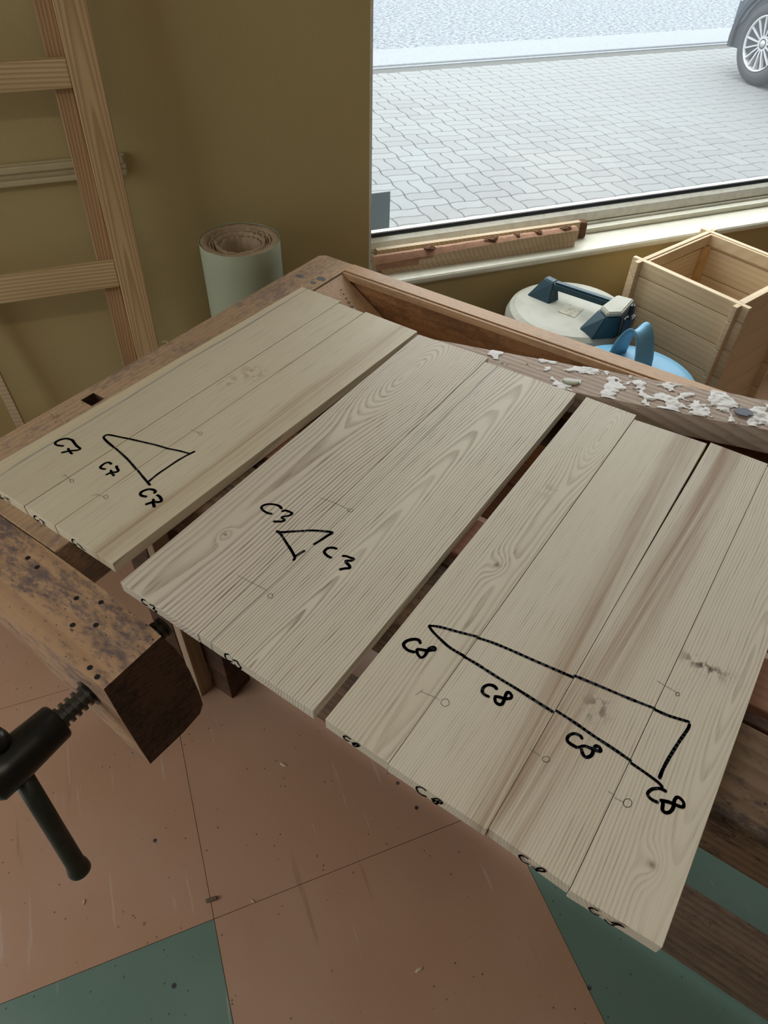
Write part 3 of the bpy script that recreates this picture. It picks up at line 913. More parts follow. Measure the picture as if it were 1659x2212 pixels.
ink('c7c', 'marker_lettering', [[(1140, 705), (1150, 690), (1125, 672), (1070, 668), (1010, 690), (990, 715), (1005, 735), (1050, 745)],
    [(1170, 730), (1195, 745), (1215, 788), (1180, 803), (1130, 800), (1055, 825)], [(1128, 775), (1128, 815), (1138, 850)]], 0.0052, m_ink, K7)
ink('c7c', 'marker_line', [[(965, 470), (1030, 550), (1090, 620)], [(1272, 237), (1400, 262), (1510, 292)],
    [(1080, 585), (1170, 510), (1250, 455), (1400, 355), (1520, 290), (1560, 270)]], 0.0042, m_ink, K7)
ink('c7c', 'pencil_mark', [[(485, 735), (545, 715)], [(525, 722), (605, 745)], [(628 + 22 * math.cos(k * 0.6), 748 + 20 * math.sin(k * 0.6)) for k in range(12)],
    [(1520, 35), (1600, 70)], [(1622 + 20 * math.cos(k * 0.6), 80 + 16 * math.sin(k * 0.6)) for k in range(12)]], 0.0007, m_pencil, K7)
K3 = (550, 1070, 6.9125)
ink('c3a', 'marker_lettering', [[(400, 195), (375, 165), (320, 140), (220, 130), (140, 145), (100, 180), (130, 225), (190, 262), (250, 275)],
    [(415, 235), (460, 225), (520, 245), (560, 270), (520, 300), (440, 315), (405, 330), (440, 360), (440, 378), (390, 390), (290, 390)]], 0.0046, m_ink, K3)
ink('c3a', 'marker_line', [[(335, 540), (400, 550), (550, 540), (740, 530)], [(335, 535), (390, 580), (450, 670), (505, 755)]], 0.0046, m_ink, K3)
ink('c3b', 'marker_lettering', [[(1220, 795), (1160, 780), (1090, 790), (1045, 830), (1045, 860), (1090, 905), (1140, 930)],
    [(1320, 905), (1360, 905), (1430, 930), (1480, 950), (1440, 975), (1370, 975), (1365, 1000), (1415, 1050), (1415, 1085), (1350, 1090), (1280, 1105)]], 0.0046, m_ink, K3)
ink('c3b', 'marker_line', [[(512, 763), (560, 840), (600, 930), (580, 965)], [(770, 525), (900, 525), (1080, 540), (1160, 555), (1090, 600), (1000, 660), (890, 730)],
    [(740, 830), (610, 905)]], 0.0046, m_ink, K3)
ink('c3b', 'pencil_mark', [[(980, 35), (1190, 110), (1400, 210)], [(1430 + 38 * math.cos(k * 0.6), 222 + 25 * math.sin(k * 0.6)) for k in range(12)],
    [(-255, 1195), (190, 1420)], [(235 + 38 * math.cos(k * 0.6), 1500 + 36 * math.sin(k * 0.6)) for k in range(12)]], 0.0007, m_pencil, K3)
K8 = (850, 1330, 5.53)
L8 = (1180, 1440, 4.879)
ink('c8a', 'marker_lettering', [[(320, 325), (300, 290), (240, 280), (160, 300), (120, 340), (140, 385), (190, 420), (250, 433)],
    [(280, 410), (300, 400), (400, 415), (490, 405), (490, 380), (460, 375), (430, 390), (400, 430), (370, 480), (325, 500), (285, 450), (280, 410)],
    [(440, 400), (492, 410), (455, 385)]], 0.0046, m_ink, K8)
ink('c8a', 'marker_line', [[(430, 118), (560, 135), (800, 200), (1000, 250)], [(425, 125), (470, 190), (570, 290), (680, 385), (838, 478)]], 0.0044, m_ink, K8)
ink('c8a', 'pencil_mark', [[(265, 945), (355, 880)], [(330, 905), (480, 968)]], 0.0007, m_pencil, K8)
ink('c8b', 'pencil_mark', [[(490, 972), (545, 1002)], [(617 + 50 * math.cos(k * 0.53), 1037 + 45 * math.sin(k * 0.53)) for k in range(13)]], 0.0006, m_pencil, K8)
ink('c8b', 'marker_lettering', [[(1230, 870), (1200, 840), (1140, 825), (1080, 850), (1060, 900), (1085, 940), (1135, 965)],
    [(1215, 965), (1260, 970), (1330, 990), (1400, 985), (1410, 950), (1380, 915), (1350, 925), (1330, 980), (1300, 1050), (1260, 1060), (1220, 1030), (1210, 985)]], 0.0046, m_ink, K8)
ink('c8b', 'marker_line', [[(1003, 263), (1180, 320), (1400, 410), (1659, 525), (1825 + 158, 589 + 76), (2142, 734)],
    [(845, 490), (1000, 580), (1250, 740), (1450, 860), (1600, 955), (1900, 1146)]], 0.0044, m_ink, K8)
ink('c8c', 'marker_line', [[(303, 97), (600, 220), (860, 330), (1141, 440)], [(110, 467), (300, 590), (500, 730), (700, 860), (888, 990)]], 0.0044, m_ink, L8)
ink('c8c', 'marker_lettering', [[(375, 755), (360, 730), (300, 705), (240, 725), (220, 770), (250, 810), (320, 850)],
    [(345, 850), (400, 835), (470, 860), (550, 890), (575, 885), (560, 850), (525, 835), (500, 870), (480, 930), (430, 955), (390, 930), (370, 870)]], 0.0044, m_ink, L8)
ink('c8c', 'pencil_mark', [[(-170, 870), (-60, 940)], [(0 + 40 * math.cos(k * 0.53), 975 + 30 * math.sin(k * 0.53)) for k in range(13)]], 0.0006, m_pencil, L8)
ink('c8d', 'marker_line', [[(1148, 455), (1300, 520), (1500, 580)], [(1510, 610), (1490, 660), (1400, 790), (1300, 950), (1230, 1080), (1195, 1170)],
    [(898, 1018), (1060, 1130), (1180, 1220), (1220, 1265)]], 0.0044, m_ink, L8)
ink('c8d', 'marker_lettering', [[(1255, 1310), (1200, 1285), (1120, 1290), (1070, 1330), (1080, 1370), (1120, 1405), (1170, 1428)],
    [(1210, 1410), (1300, 1430), (1430, 1480), (1450, 1440), (1420, 1395), (1380, 1375), (1350, 1410), (1340, 1480), (1310, 1525), (1265, 1540), (1225, 1510), (1230, 1440), (1210, 1410)]], 0.0044, m_ink, L8)
ink('c8d', 'pencil_mark', [[(655, 1315), (725, 1355)], [(720, 1380), (820, 1430)], [(857 + 45 * math.cos(k * 0.53), 1437 + 45 * math.sin(k * 0.53)) for k in range(13)],
    [(1170, 150), (1390, 280)], [(1385 + 20 * math.cos(k * 0.53), 290 + 18 * math.sin(k * 0.53)) for k in range(13)]], 0.0007, m_pencil, L8)
# the same marks on the board ends
E7, E3, E8, F8 = (0, 1050, 6.636), (280, 1270, 5.925), (700, 1540, 5.53), (1040, 1780, 4.1475)
ink('c7a', 'end_lettering', [[(-10, 125), (0, 165), (45, 182)], [(60, 160), (110, 190)], [(95, 180), (115, 215), (135, 237)]], 0.0028, m_ink, E7, True)
ink('c7b', 'end_lettering', [[(520, 435), (495, 428), (487, 450), (515, 485), (558, 497)], [(565, 472), (620, 512), (636, 528)], [(612, 510), (625, 545), (648, 570)]], 0.0028, m_ink, E7, True)
ink('c7c', 'end_lettering', [[(1062, 772), (1035, 765), (1035, 795), (1062, 830), (1095, 845)], [(1108, 826), (1160, 868), (1175, 885)], [(1150, 860), (1175, 895), (1215, 920)]], 0.0028, m_ink, E7, True)
ink('c3a', 'end_lettering', [[(195, 158), (165, 147), (152, 165), (182, 205), (222, 225)], [(258, 215), (310, 235), (315, 258), (300, 272), (345, 300), (328, 310)]], 0.0028, m_ink, E3, True)
ink('c3b', 'end_lettering', [[(1262, 850), (1222, 848), (1225, 890), (1260, 930), (1305, 945)], [(1320, 925), (1370, 938), (1390, 975), (1425, 1020), (1390, 1028), (1345, 985)]], 0.0030, m_ink, E3, True)
ink('c8a', 'end_lettering', [[(310, 312), (255, 277), (232, 288), (250, 320), (292, 340)], [(335, 362), (390, 365), (415, 390), (380, 403), (345, 385), (370, 372), (405, 395)]], 0.0028, m_ink, E8, True)
ink('c8b', 'end_lettering', [[(1210, 925), (1160, 890), (1105, 888), (1112, 930), (1150, 970), (1215, 1000)], [(1285, 1032), (1350, 1025), (1405, 1070), (1385, 1083), (1330, 1050), (1300, 1055), (1340, 1090), (1365, 1050)]], 0.0028, m_ink, E8, True)
ink('c8c', 'end_lettering', [[(415, 312), (365, 283), (338, 290), (370, 335), (422, 362)], [(450, 382), (500, 418), (565, 425), (550, 400), (505, 398), (490, 420)]], 0.0028, m_ink, F8, True)
ink('c8d', 'end_lettering', [[(1040, 778), (985, 752), (966, 762), (1000, 800), (1045, 820)], [(1105, 857), (1160, 905), (1215, 900), (1275, 925), (1235, 900), (1165, 882)]], 0.0028, m_ink, F8, True)

# ------------------------------------------------------------------ glue-covered beam across the tray
ba = math.radians(11.4)
dirb = Vector((math.cos(ba), math.sin(ba), 0.062)).normalized()
perp = Vector((-math.sin(ba), math.cos(ba), 0.0))
upb = dirb.cross(perp)
BP0 = Vector((-0.331, 1.092, 0.8445))        # on the front top edge
LB0, LB1, BW, BT = -0.345, 0.75, 0.094, 0.050
beam = thing('timber_beam', 'rough timber offcut crusted with dried glue laid across the tool tray', 'timber', BP0 + dirb * LB0 - upb * BT)
bm = bmesh.new()
rings = []
for k in range(60):
    s_ = LB0 + (LB1 - LB0) * k / 59
    c = BP0 + dirb * s_
    rg = []
    for a_, h in ((0, 0), (0.004, -BT), (BW * 0.5, -BT), (BW, -BT), (BW, -BT * 0.5), (BW, 0), (BW * 0.66, 0), (BW * 0.33, 0)):
        p = c + perp * a_ + upb * h
        rg.append(p + (perp * noise.noise(p * 25) + upb * 0.3 * (noise.noise(p * 40 + Vector((3, 1, 2))) - 0.6)) * 0.003)
    rings.append(rg)
loft(bm, rings)
m_beam_local = m_spruce2
bo = bm_obj('beam', bm, m_beam_local, beam)
# crusts of dried glue on the beam's top: uneven flakes joined into one
bm = bmesh.new()
NU, NV = 330, 34
gv = {}


def glue_h(s_, w_):
    q = Vector((s_ * 26, w_ * 30, 0))
    a_ = noise.fractal(q + Vector((3, 7, 1)), 0.9, 2.1, 5)
    dens = 0.40 if s_ > 0.12 else (0.02 + (s_ + 0.15) * 0.9)
    if s_ < -0.02 and w_ < 0.05: dens -= 0.35
    return a_ + dens - 0.34


for i in range(NU + 1):
    for j in range(NV + 1):
        s_ = -0.20 + 0.90 * i / NU; w_ = 0.001 + (BW - 0.002) * j / NV
        h = glue_h(s_, w_)
        if h > -0.05:
            rel = 0.0006 + max(0.0, min(h, 0.5)) * 0.0040 * (0.7 + 0.6 * noise.noise(Vector((s_ * 140, w_ * 140, 2)))) - (0.0022 if h < 0 else 0)
            gv[i, j] = bm.verts.new(BP0 + dirb * s_ + perp * w_ + upb * rel)
for i in range(NU):
    for j in range(NV):
        q = [(i, j), (i + 1, j), (i + 1, j + 1), (i, j + 1)]
        if all(k in gv for k in q): bm.faces.new([gv[k] for k in q])
for v in [v for v in bm.verts if not v.link_faces]: bm.verts.remove(v)
go = bm_obj('dried_glue', bm, m_glue, beam, True)
go['kind'] = 'stuff'
bm = bmesh.new()
c = BP0 + dirb * 0.022 + perp * 0.030 + upb * 0.001
loft(bm, [[c + (dirb * math.cos(2 * PI * i / 20) * 0.017 + perp * math.sin(2 * PI * i / 20) * 0.010) * r_ + upb * h for i in range(20)] for r_, h in ((1, 0), (1, 0.002), (0.8, 0.0035))])
bm_obj('glue_disc', bm, m_gluegreen, beam, True)
bm = bmesh.new()
c = BP0 + dirb * 0.33 + perp * 0.035 + upb * 0.0035
loft(bm, [[c + (dirb * math.cos(2 * PI * i / 16) * 0.016 + perp * math.sin(2 * PI * i / 16) * 0.012) * (1 + 0.3 * noise.noise(Vector((i * 0.9, 2, 1)))) + upb * h for i in range(16)] for h in (0, 0.0012)])
bm_obj('ink_blot', bm, flat('blue_grey_blot', (0.07, 0.07, 0.10), 0.5), beam)

# ------------------------------------------------------------------ ladder against the wall
lad = thing('wooden_ladder', 'wide pine ladder with flat rungs leaning on the olive wall', 'ladder', tn(-0.3, 1.62, 0))
LN0, LK = 1.622, 0.088                         # n of the front face at the floor, and its lean per metre


def lad_box(name, ta0, tb0, ta1, tb1, z0, z1, back0, back1, mat, parent=lad, bevel=0.002):
    """upright member: front face between (ta,tb) at z0 and z1, from depth back0 to back1 behind the front plane"""
    bm = bmesh.new()
    def f(t, z, bk): return tn(t, LN0 + LK * z + bk, z)
    hexa(bm, [f(ta0, z0, back0), f(tb0, z0, back0), f(tb0, z0, back1), f(ta0, z0, back1),
              f(ta1, z1, back0), f(tb1, z1, back0), f(tb1, z1, back1), f(ta1, z1, back1)], bevel)
    return bm_obj(name, bm, mat, parent)


def rt(z): return 0.0125 + 0.0300 * z          # right edge of the right stile
def lt(z): return -0.0445 + 0.0260 * z         # its left edge
def bt(z): return -0.0860 + 0.0300 * z         # left edge of the set-back strip


ZTOP = 2.05
lad_box('stile', lt(0), rt(0), lt(ZTOP), rt(ZTOP), 0, ZTOP, 0, 0.024, m_pine)
lad_box('stile_backing', bt(0), lt(0) - 0.0002, bt(ZTOP), lt(ZTOP) - 0.0002, 0, ZTOP, 0.0242, 0.040, m_pine_d)
lad_box('stile', -0.70, -0.643, -0.73, -0.67, 0, ZTOP, 0, 0.024, m_pine)
lad_box('stile_backing', -0.6428, -0.600, -0.6698, -0.630, 0, ZTOP, 0.0242, 0.040, m_pine_d)
for z0, z1 in ((0.364, 0.424), (0.783, 0.842), (1.199, 1.250), (1.62, 1.675)):
    loc = tn(-0.35, LN0 + LK * z0, z0)
    bm = bmesh.new()
    def f(t, z, bk): return tn(t, LN0 + LK * z + bk, z)
    a0 = -0.641 - 0.0138 * z0
    hexa(bm, [f(a0, z0, 0.001), f(lt(z0) - 0.0005, z0, 0.001), f(lt(z0) - 0.0005, z0, 0.0232), f(a0, z0, 0.0232),
              f(a0, z1, 0.001), f(lt(z1) - 0.0005, z1, 0.001), f(lt(z1) - 0.0005, z1, 0.0232), f(a0, z1, 0.0232)], 0.002)
    for v in bm.verts:                        # local frame along the rung
        q = v.co - loc
        v.co = Vector((q.x * CT + q.y * ST, -q.x * ST + q.y * CT, q.z))
    o = bm_obj('rung', bm, m_pine_r, None)
    o.location = loc; o.rotation_euler = (0, 0, ANG)
    o.parent = lad; o.matrix_parent_inverse = Matrix.Translation(-lad.location)

# pale batten leaning at the far left
bm = bmesh.new()
hexa(bm, [tn(-0.372, 1.720, 0), tn(-0.350, 1.720, 0), tn(-0.350, 1.735, 0), tn(-0.372, 1.735, 0),
          tn(-0.428, 1.832, 1.2), tn(-0.406, 1.832, 1.2), tn(-0.406, 1.847, 1.2), tn(-0.428, 1.847, 1.2)], 0.001)
tag(bm_obj('batten', bm, m_spruce, None, False, tn(-0.37, 1.72, 0)), 'slim pale batten standing against the wall left of the ladder', 'batten')

# ------------------------------------------------------------------ paper roll
RC = Vector((-1.223, 1.178, 0)); RR = 0.099; RH = 0.868
roll = thing('paper_roll', 'standing roll of grey-green covering paper with torn brown layers', 'paper roll', RC)


def shell(r0, r1, z1, seed, jag, squash=0.0, seg=96, z0=0.01):
    bm = bmesh.new()
    def ring(r, z, j):
        out = []
        for i in range(seg):
            th = 2 * PI * i / seg
            c_, s_ = math.cos(th), math.sin(th)
            wob = 1 + squash * noise.noise(Vector((c_ * 1.2 + seed, s_ * 1.2, seed)))
            dz = j * (noise.noise(Vector((c_ * 6 + seed, s_ * 6, seed * 2))) + 0.6 * noise.noise(Vector((c_ * 19, s_ * 19 + seed, seed))))
            out.append(RC + Vector((c_ * r * wob, s_ * r * wob, z + dz)))
        return out
    o = [ring(r1, z0, 0), ring(r1, z1 - 0.05, 0), ring(r1, z1 - 0.001, jag), ring((r0 + r1) / 2, z1, jag * 1.3), ring(r0, z1 - 0.002, jag), ring(r0, z1 - 0.25, 0), ring(r0, z0, 0)]
    loft(bm, o, False, False)
    return bm


bm_obj('outer_sheet', shell(RR - 0.0012, RR, RH, 1, 0.0012), m_paper_out, roll, True)
bm_obj('paper_layers', shell(0.080, RR - 0.0016, RH - 0.001, 2, 0.0022), m_paper_in, roll, True)
for k, (r0, r1, dz) in enumerate(((0.072, 0.0768, 0.006), (0.0655, 0.0690, 0.010), (0.055, 0.0625, 0.007), (0.0455, 0.0520, 0.014))):
    bm_obj('paper_layers', shell(r0, r1, RH - dz, 5 + k * 3, 0.0042, 0.035 + 0.01 * k), m_paper_in, roll, True)

# ------------------------------------------------------------------ things on the window sill
ZS = 0.6134


def stick(name, pts_a, w, h, mat, waney=0.0, seed=0, z=ZS, n0=18):
    """a stick from a to b (t,n), width w away from the wall side, height h; returns bm and frame"""
    (ta, na), (tb, nb) = pts_a
    a, b_ = tn(ta, na, z), tn(tb, nb, z)
    d = (b_ - a).normalized(); s_ = Vector((-d.y, d.x, 0))
    bm = bmesh.new(); rings = []
    for k in range(n0):
        f = k / (n0 - 1)
        c = a.lerp(b_, f)
        q = 1 + waney * noise.noise(Vector((f * 6 + seed, seed, 0)))
        rg = [c, c + s_ * w, c + s_ * (w * 0.97) + Vector((0, 0, h * 0.8 * q)), c + s_ * (w * 0.5) + Vector((0, 0, h * 1.02 * q)),
              c + s_ * 0.002 + Vector((0, 0, h * q * (1 if not waney else 0.72 + 0.22 * f)))]
        rings.append(rg)
    loft(bm, rings)
    return bm, a, d, s_


# lower lath
bm, a, d, s_ = stick('lath', ((0.735, 1.870), (1.418, 1.856)), 0.038, 0.016, m_spruce)
tag(bm_obj('lath', bm, m_spruce, None, False, a), 'thin pale lath lying on the sill under the bark-edged offcut', 'lath')
# bark-edged offcut on top of it
bo_ = thing('bark_edged_offcut', 'wooden offcut with flaking bark edge on the window sill', 'offcut', tn(0.72, 1.872, ZS + 0.0165))
a, b_ = tn(0.712, 1.868, ZS + 0.0168), tn(1.425, 1.858, ZS + 0.0168)
d = (b_ - a).normalized(); s_ = Vector((-d.y, d.x, 0))
bm = bmesh.new(); rings = []
NO = 90
for k in range(NO):
    f_ = k / (NO - 1)
    c = a + d * (0.713 * f_)
    wob = 0.5 * noise.noise(Vector((f_ * 7, 3, 0))) + 0.3 * noise.noise(Vector((f_ * 22, 5, 0)))
    hf = 0.018 + 0.017 * min(1.0, f_ / 0.75) + 0.004 * wob         # height of the sawn front face
    ht = 0.036 + 0.006 * f_ + 0.003 * wob                          # crest of the waney edge
    j1, j2 = 0.002 * noise.noise(Vector((f_ * 60, 1, 4))), 0.002 * noise.noise(Vector((f_ * 60, 8, 4)))
    Z = lambda q: Vector((0, 0, q))
    rings.append([c, c + s_ * 0.036, c + s_ * 0.035 + Z(ht * 0.9), c + s_ * 0.026 + Z(ht + j1), c + s_ * (0.016 + j2) + Z(ht + j2),
                  c + s_ * (0.008 + j1) + Z((ht + hf) / 2 + j1), c + s_ * 0.001 + Z(hf), c + Z(hf * 0.66), c + Z(hf * 0.33)])
loft(bm, rings)
o = bm_obj('offcut_body', bm, [m_spruce, m_inner_bark], bo_)
for p in o.data.polygons:
    f_ = (p.center - a).dot(d) / 0.713
    q = p.center - a
    if p.normal.z > 0.25 and q.dot(s_) < 0.03: p.material_index = 1
    elif q.dot(s_) < 0.006 and f_ < 0.16 + 0.45 * (q.z / 0.03) * 0.35 + 0.08 * noise.noise(p.center * 55): p.material_index = 1
random.seed(11)
for f_, L_ in ((0.26, 0.030), (0.56, 0.045), (0.69, 0.016), (0.80, 0.022), (0.94, 0.045)):
    bm = bmesh.new()
    c = a + d * (0.713 * f_) + s_ * 0.020 + Vector((0, 0, 0.036))
    bmesh.ops.create_icosphere(bm, subdivisions=3, radius=1.0)
    for v in bm.verts:
        nz = noise.noise(v.co * 2.2 + Vector((f_ * 30, 0, 0))) * 0.5 + noise.noise(v.co * 6) * 0.3
        v.co *= 1 + nz
        v.co = c + d * v.co.x * L_ * 0.55 + s_ * v.co.y * 0.014 + Vector((0, 0, v.co.z * 0.007 + 0.002))
    bm_obj('bark_flake', bm, m_bark, bo_)
# second offcut behind, its barked end showing at the right
bo2 = thing('square_offcut', 'pale squared offcut with a dark barked end behind the bark-edged piece', 'offcut', tn(0.735, 1.921, ZS))
bm, a2, d2, s2 = stick('offcut', ((0.735, 1.915), (1.462, 1.905)), 0.034, 0.056, m_spruce, 0, 4, ZS)
bm_obj('offcut_body', bm, m_spruce, bo2)
bm = bmesh.new()
c = a2 + d2 * 0.728
box(0, 0.028, 0, 0.034, 0.001, 0.054, 0.004, f=lambda x, y, z: c + d2 * x + s2 * y + Vector((0, 0, z)), bm=bm)
roughen(bm, 0.003, 60, 2, 2)
bm_obj('barked_end', bm, m_bark, bo2)
# long white batten on the sill
bm = box(1.51, 3.30, 1.930, 1.958, ZS, ZS + 0.017, 0.0015, f=tn)
tag(bm_obj('sill_batten', bm, m_sill, None, False, tn(1.51, 1.94, ZS)), 'long cream-painted batten lying along the back of the sill', 'batten')
# grey film patch on the pane
bm = box(0.745, 0.806, NG - 0.0022, NG - 0.0006, 0.698, 0.809, f=tn)
tag(bm_obj('window_film', bm, m_film, None, False, tn(0.77, NG - 0.001, 0.70)), 'small grey sheet stuck to the lower left corner of the window', 'sheet')
# little white plastic wedge
bm = bmesh.new()
prism(bm, [tn(0.704, 1.905, ZS), tn(0.720, 1.893, ZS), tn(0.700, 1.918, ZS + 0.036)], [tn(0.706, 1.908, ZS), tn(0.722, 1.896, ZS), tn(0.702, 1.921, ZS + 0.036)])
tag(bm_obj('plastic_wedge', bm, m_frame, None, False, tn(0.71, 1.905, ZS)), 'small white pointed plastic wedge at the left end of the sill', 'wedge')

# ------------------------------------------------------------------ vacuum cleaner
VC_T, VC_N, VZ = 1.262, 1.600, 0.550
vac = thing('vacuum_cleaner', 'round dusty cream and dark teal vacuum cleaner below the sill', 'vacuum cleaner', tn(VC_T, VC_N, 0))


def disc_rings(t, n, prof, seg=48):
    return [[tn(t + r * math.cos(2 * PI * i / seg), n + r * math.sin(2 * PI * i / seg), z) for i in range(seg)] for r, z in prof]


bm = bmesh.new()
loft(bm, disc_rings(VC_T, VC_N, [(0.175, 0.0), (0.185, 0.02), (0.19, 0.44), (0.198, 0.445), (0.200, 0.492)]))
bm_obj('drum', bm, m_teal, vac, True)
bm = bmesh.new()
loft(bm, disc_rings(VC_T, VC_N, [(0.199, 0.4925), (0.198, 0.515), (0.188, 0.538), (0.172, 0.548), (0.150, VZ)]))
bm_obj('motor_cover', bm, m_cream, vac)


def solid(name, base, top, mat, parent, bevel=0.004):
    bm = bmesh.new()
    k = len(base)
    lo = [bm.verts.new(p) for p in base]; hi = [bm.verts.new(p) for p in top]
    bm.faces.new(lo[::-1]); bm.faces.new(hi)
    for i in range(k): bm.faces.new((lo[i], lo[(i + 1) % k], hi[(i + 1) % k], hi[i]))
    bmesh.ops.recalc_face_normals(bm, faces=bm.faces[:])
    if bevel: bmesh.ops.bevel(bm, geom=bm.edges[:], offset=bevel, segments=2, affect='EDGES')
    return bm_obj(name, bm, mat, parent)


hand = [(1.168, 1.716), (1.206, 1.640), (1.253, 1.655), (1.215, 1.735)]
solid('handle_foot', [tn(t, n, VZ - 0.004) for t, n in hand], [tn(t, n, 0.607) for t, n in ((1.215, 1.700), (1.226, 1.664), (1.250, 1.676), (1.238, 1.712))], m_teal, vac, 0.003)
solid('handle_bar', [tn(t, n, 0.583) for t, n in ((1.216, 1.700), (1.226, 1.664), (1.352, 1.470), (1.372, 1.487))] if False else
      [tn(t, n, 0.584) for t, n in ((1.222, 1.664), (1.246, 1.676), (1.352, 1.512), (1.328, 1.500))],
      [tn(t, n, 0.609) for t, n in ((1.222, 1.664), (1.246, 1.676), (1.352, 1.512), (1.328, 1.500))], m_teal, vac, 0.006)
solid('switch_housing', [tn(t, n, VZ - 0.004) for t, n in ((1.215, 1.485), (1.222, 1.420), (1.300, 1.405), (1.400, 1.475), (1.360, 1.530))],
      [tn(t, n, 0.612) for t, n in ((1.262, 1.470), (1.256, 1.424), (1.300, 1.412), (1.385, 1.472), (1.350, 1.515))], m_teal, vac, 0.004)
solid('housing_cap', [tn(t, n, 0.6125) for t, n in ((1.262, 1.470), (1.256, 1.424), (1.300, 1.412), (1.385, 1.472), (1.350, 1.515))],
      [tn(t, n, 0.624) for t, n in ((1.266, 1.466), (1.262, 1.428), (1.300, 1.417), (1.380, 1.472), (1.349, 1.509))], m_cream, vac, 0.003)
bm = bmesh.new()
lt_c = [at(1224, 655, VZ + 0.0008), at(1262, 667, VZ + 0.0008), at(1241, 686, VZ + 0.0008), at(1205, 673, VZ + 0.0008)]
hexa(bm, lt_c[::-1] + [p + Vector((0, 0, 0.0006)) for p in lt_c[::-1]])
bm_obj('paper_label', bm, m_label, vac)
# black hose clip standing at the front of the vacuum
clip = thing('black_clip', 'black plastic latch upright between the vacuum and the blue lid', 'latch', tn(1.327, 1.402, 0.0))
solid('latch_body', [tn(t, n, 0.0) for t, n in ((1.280, 1.380), (1.304, 1.370), (1.340, 1.396), (1.318, 1.404))], [tn(t, n, 0.625) for t, n in ((1.282, 1.384), (1.304, 1.374), (1.336, 1.396), (1.316, 1.402))], m_black, clip, 0.004)
solid('latch_tab', [tn(t, n, 0.6255) for t, n in ((1.290, 1.386), (1.306, 1.379), (1.328, 1.394), (1.314, 1.400))], [tn(t, n, 0.662) for t, n in ((1.297, 1.390), (1.306, 1.384), (1.322, 1.395), (1.313, 1.399))], m_black, clip, 0.005)

# ------------------------------------------------------------------ blue canister with arched grip
BC_T, BC_N, BZ = 1.205, 1.205, 0.572
can = thing('blue_canister', 'light blue round plastic canister with arched grip on its lid', 'canister', tn(BC_T, BC_N, 0))
bm = bmesh.new()
loft(bm, disc_rings(BC_T, BC_N, [(0.150, 0.0), (0.158, 0.02), (0.163, 0.53)]))
bm_obj('body', bm, m_blue, can, True)
bm = bmesh.new()
loft(bm, disc_rings(BC_T, BC_N, [(0.174, 0.5305), (0.177, 0.548), (0.170, 0.556), (0.140, 0.563), (0.09, BZ - 0.002), (0.03, BZ)]))
lid = bm_obj('lid', bm, m_blue, can, True)
bm = bmesh.new()
gc = at(1362, 772, BZ + 0.012)
gc.z = BZ - 0.006
sv = Vector((0.93, -0.37, 0)); wv = Vector((0.37, 0.93, 0))
outer, NU, NV = [], 22, 9
for sgn in (1, -1):
    for iv in range(NV):
        v_ = -1 + 2 * iv / (NV - 1)
        if sgn < 0: v_ = -v_
        row = []
        for iu in range(NU):
            th = PI * iu / (NU - 1)
            hh = 0.100 + 0.013 * abs(v_) ** 2.2
            th_ = 0.0025 * sgn
            sp = 0.031 + 0.014 * (1 - math.sin(th))
            row.append(gc + sv * (math.cos(th) * (sp + th_)) + Vector((0, 0, math.sin(th) ** 0.8 * (hh + th_))) + wv * (v_ * (0.031 + 0.007 * (1 - math.sin(th)))))
        outer.append(row)
loft(bm, [list(r_) for r_ in zip(*outer)], True, True)
bm_obj('grip', bm, m_blue, can, True)
bm = bmesh.new()
p0 = at(1285, 757, BZ - 0.010)
hexa(bm, [p0 + Vector((x, y, 0.0)) for x, y in ((-0.012, -0.010), (0.014, -0.014), (0.018, 0.012), (-0.008, 0.014))] + [p0 + Vector((x, y, 0.003)) for x, y in ((-0.012, -0.010), (0.014, -0.014), (0.018, 0.012), (-0.008, 0.014))])
bm_obj('sticker', bm, m_yellow, can)

# ------------------------------------------------------------------ wooden box of tongue-and-groove boards
BL, BN_, BB = Vector((1.540, 1.656, 0)), Vector((1.642, 1.324, 0)), Vector((1.902, 1.752, 0))
e1 = (BN_ - BL).normalized(); e2 = Vector((-e1.y, e1.x, 0))
L1, L2 = (BN_ - BL).length, (BB - BL).length
bx_ = thing('wooden_box', 'open box of pale spruce boards with crossing corner joints under the window', 'box', tn(BL.x, BL.y, 0))
edges_z = [0.640, 0.590, 0.496, 0.401, 0.306, 0.211, 0.116, 0.0]
TB = 0.016


def bf(a, b_, z):
    p = BL + e1 * a + e2 * b_
    return tn(p.x, p.y, z)


angbox = ANG + math.atan2(e1.y, e1.x)
for k in range(len(edges_z) - 1):
    z1, z0 = edges_z[k] - 0.0008, edges_z[k + 1] + 0.0008
    for side in range(4):
        # sides 0/2 along e1 run through; sides 1/3 along e2 with stubs outside
        if side in (0, 2):
            c = -TB / 2 if side == 0 else L2 - TB / 2
            segs = [(-0.032, L1 + 0.032, c, c + TB, 0)]
        else:
            c = -TB / 2 if side == 3 else L1 - TB / 2
            segs = [(c, c + TB, TB / 2 + 0.0004, L2 - TB / 2 - 0.0004, 1), (c, c + TB, -0.032, -TB / 2 - 0.0004, 1), (c, c + TB, L2 + TB / 2 + 0.0004, L2 + 0.032, 1)]
        for (a0, a1, b0, b1, along) in segs:
            loc = bf(a0, b0, z0)
            bm = box(0, a1 - a0, 0, b1 - b0, 0, z1 - z0, 0.0018)
            if along:                         # keep the grain along local x
                for v in bm.verts: v.co = Vector((v.co.y, -v.co.x, v.co.z))
            o = bm_obj('side_board', bm, m_box, None)
            o.location = loc; o.rotation_euler = (0, 0, angbox + (PI / 2 if along else 0))
            o.parent = bx_; o.matrix_parent_inverse = Matrix.Translation(-bx_.location)
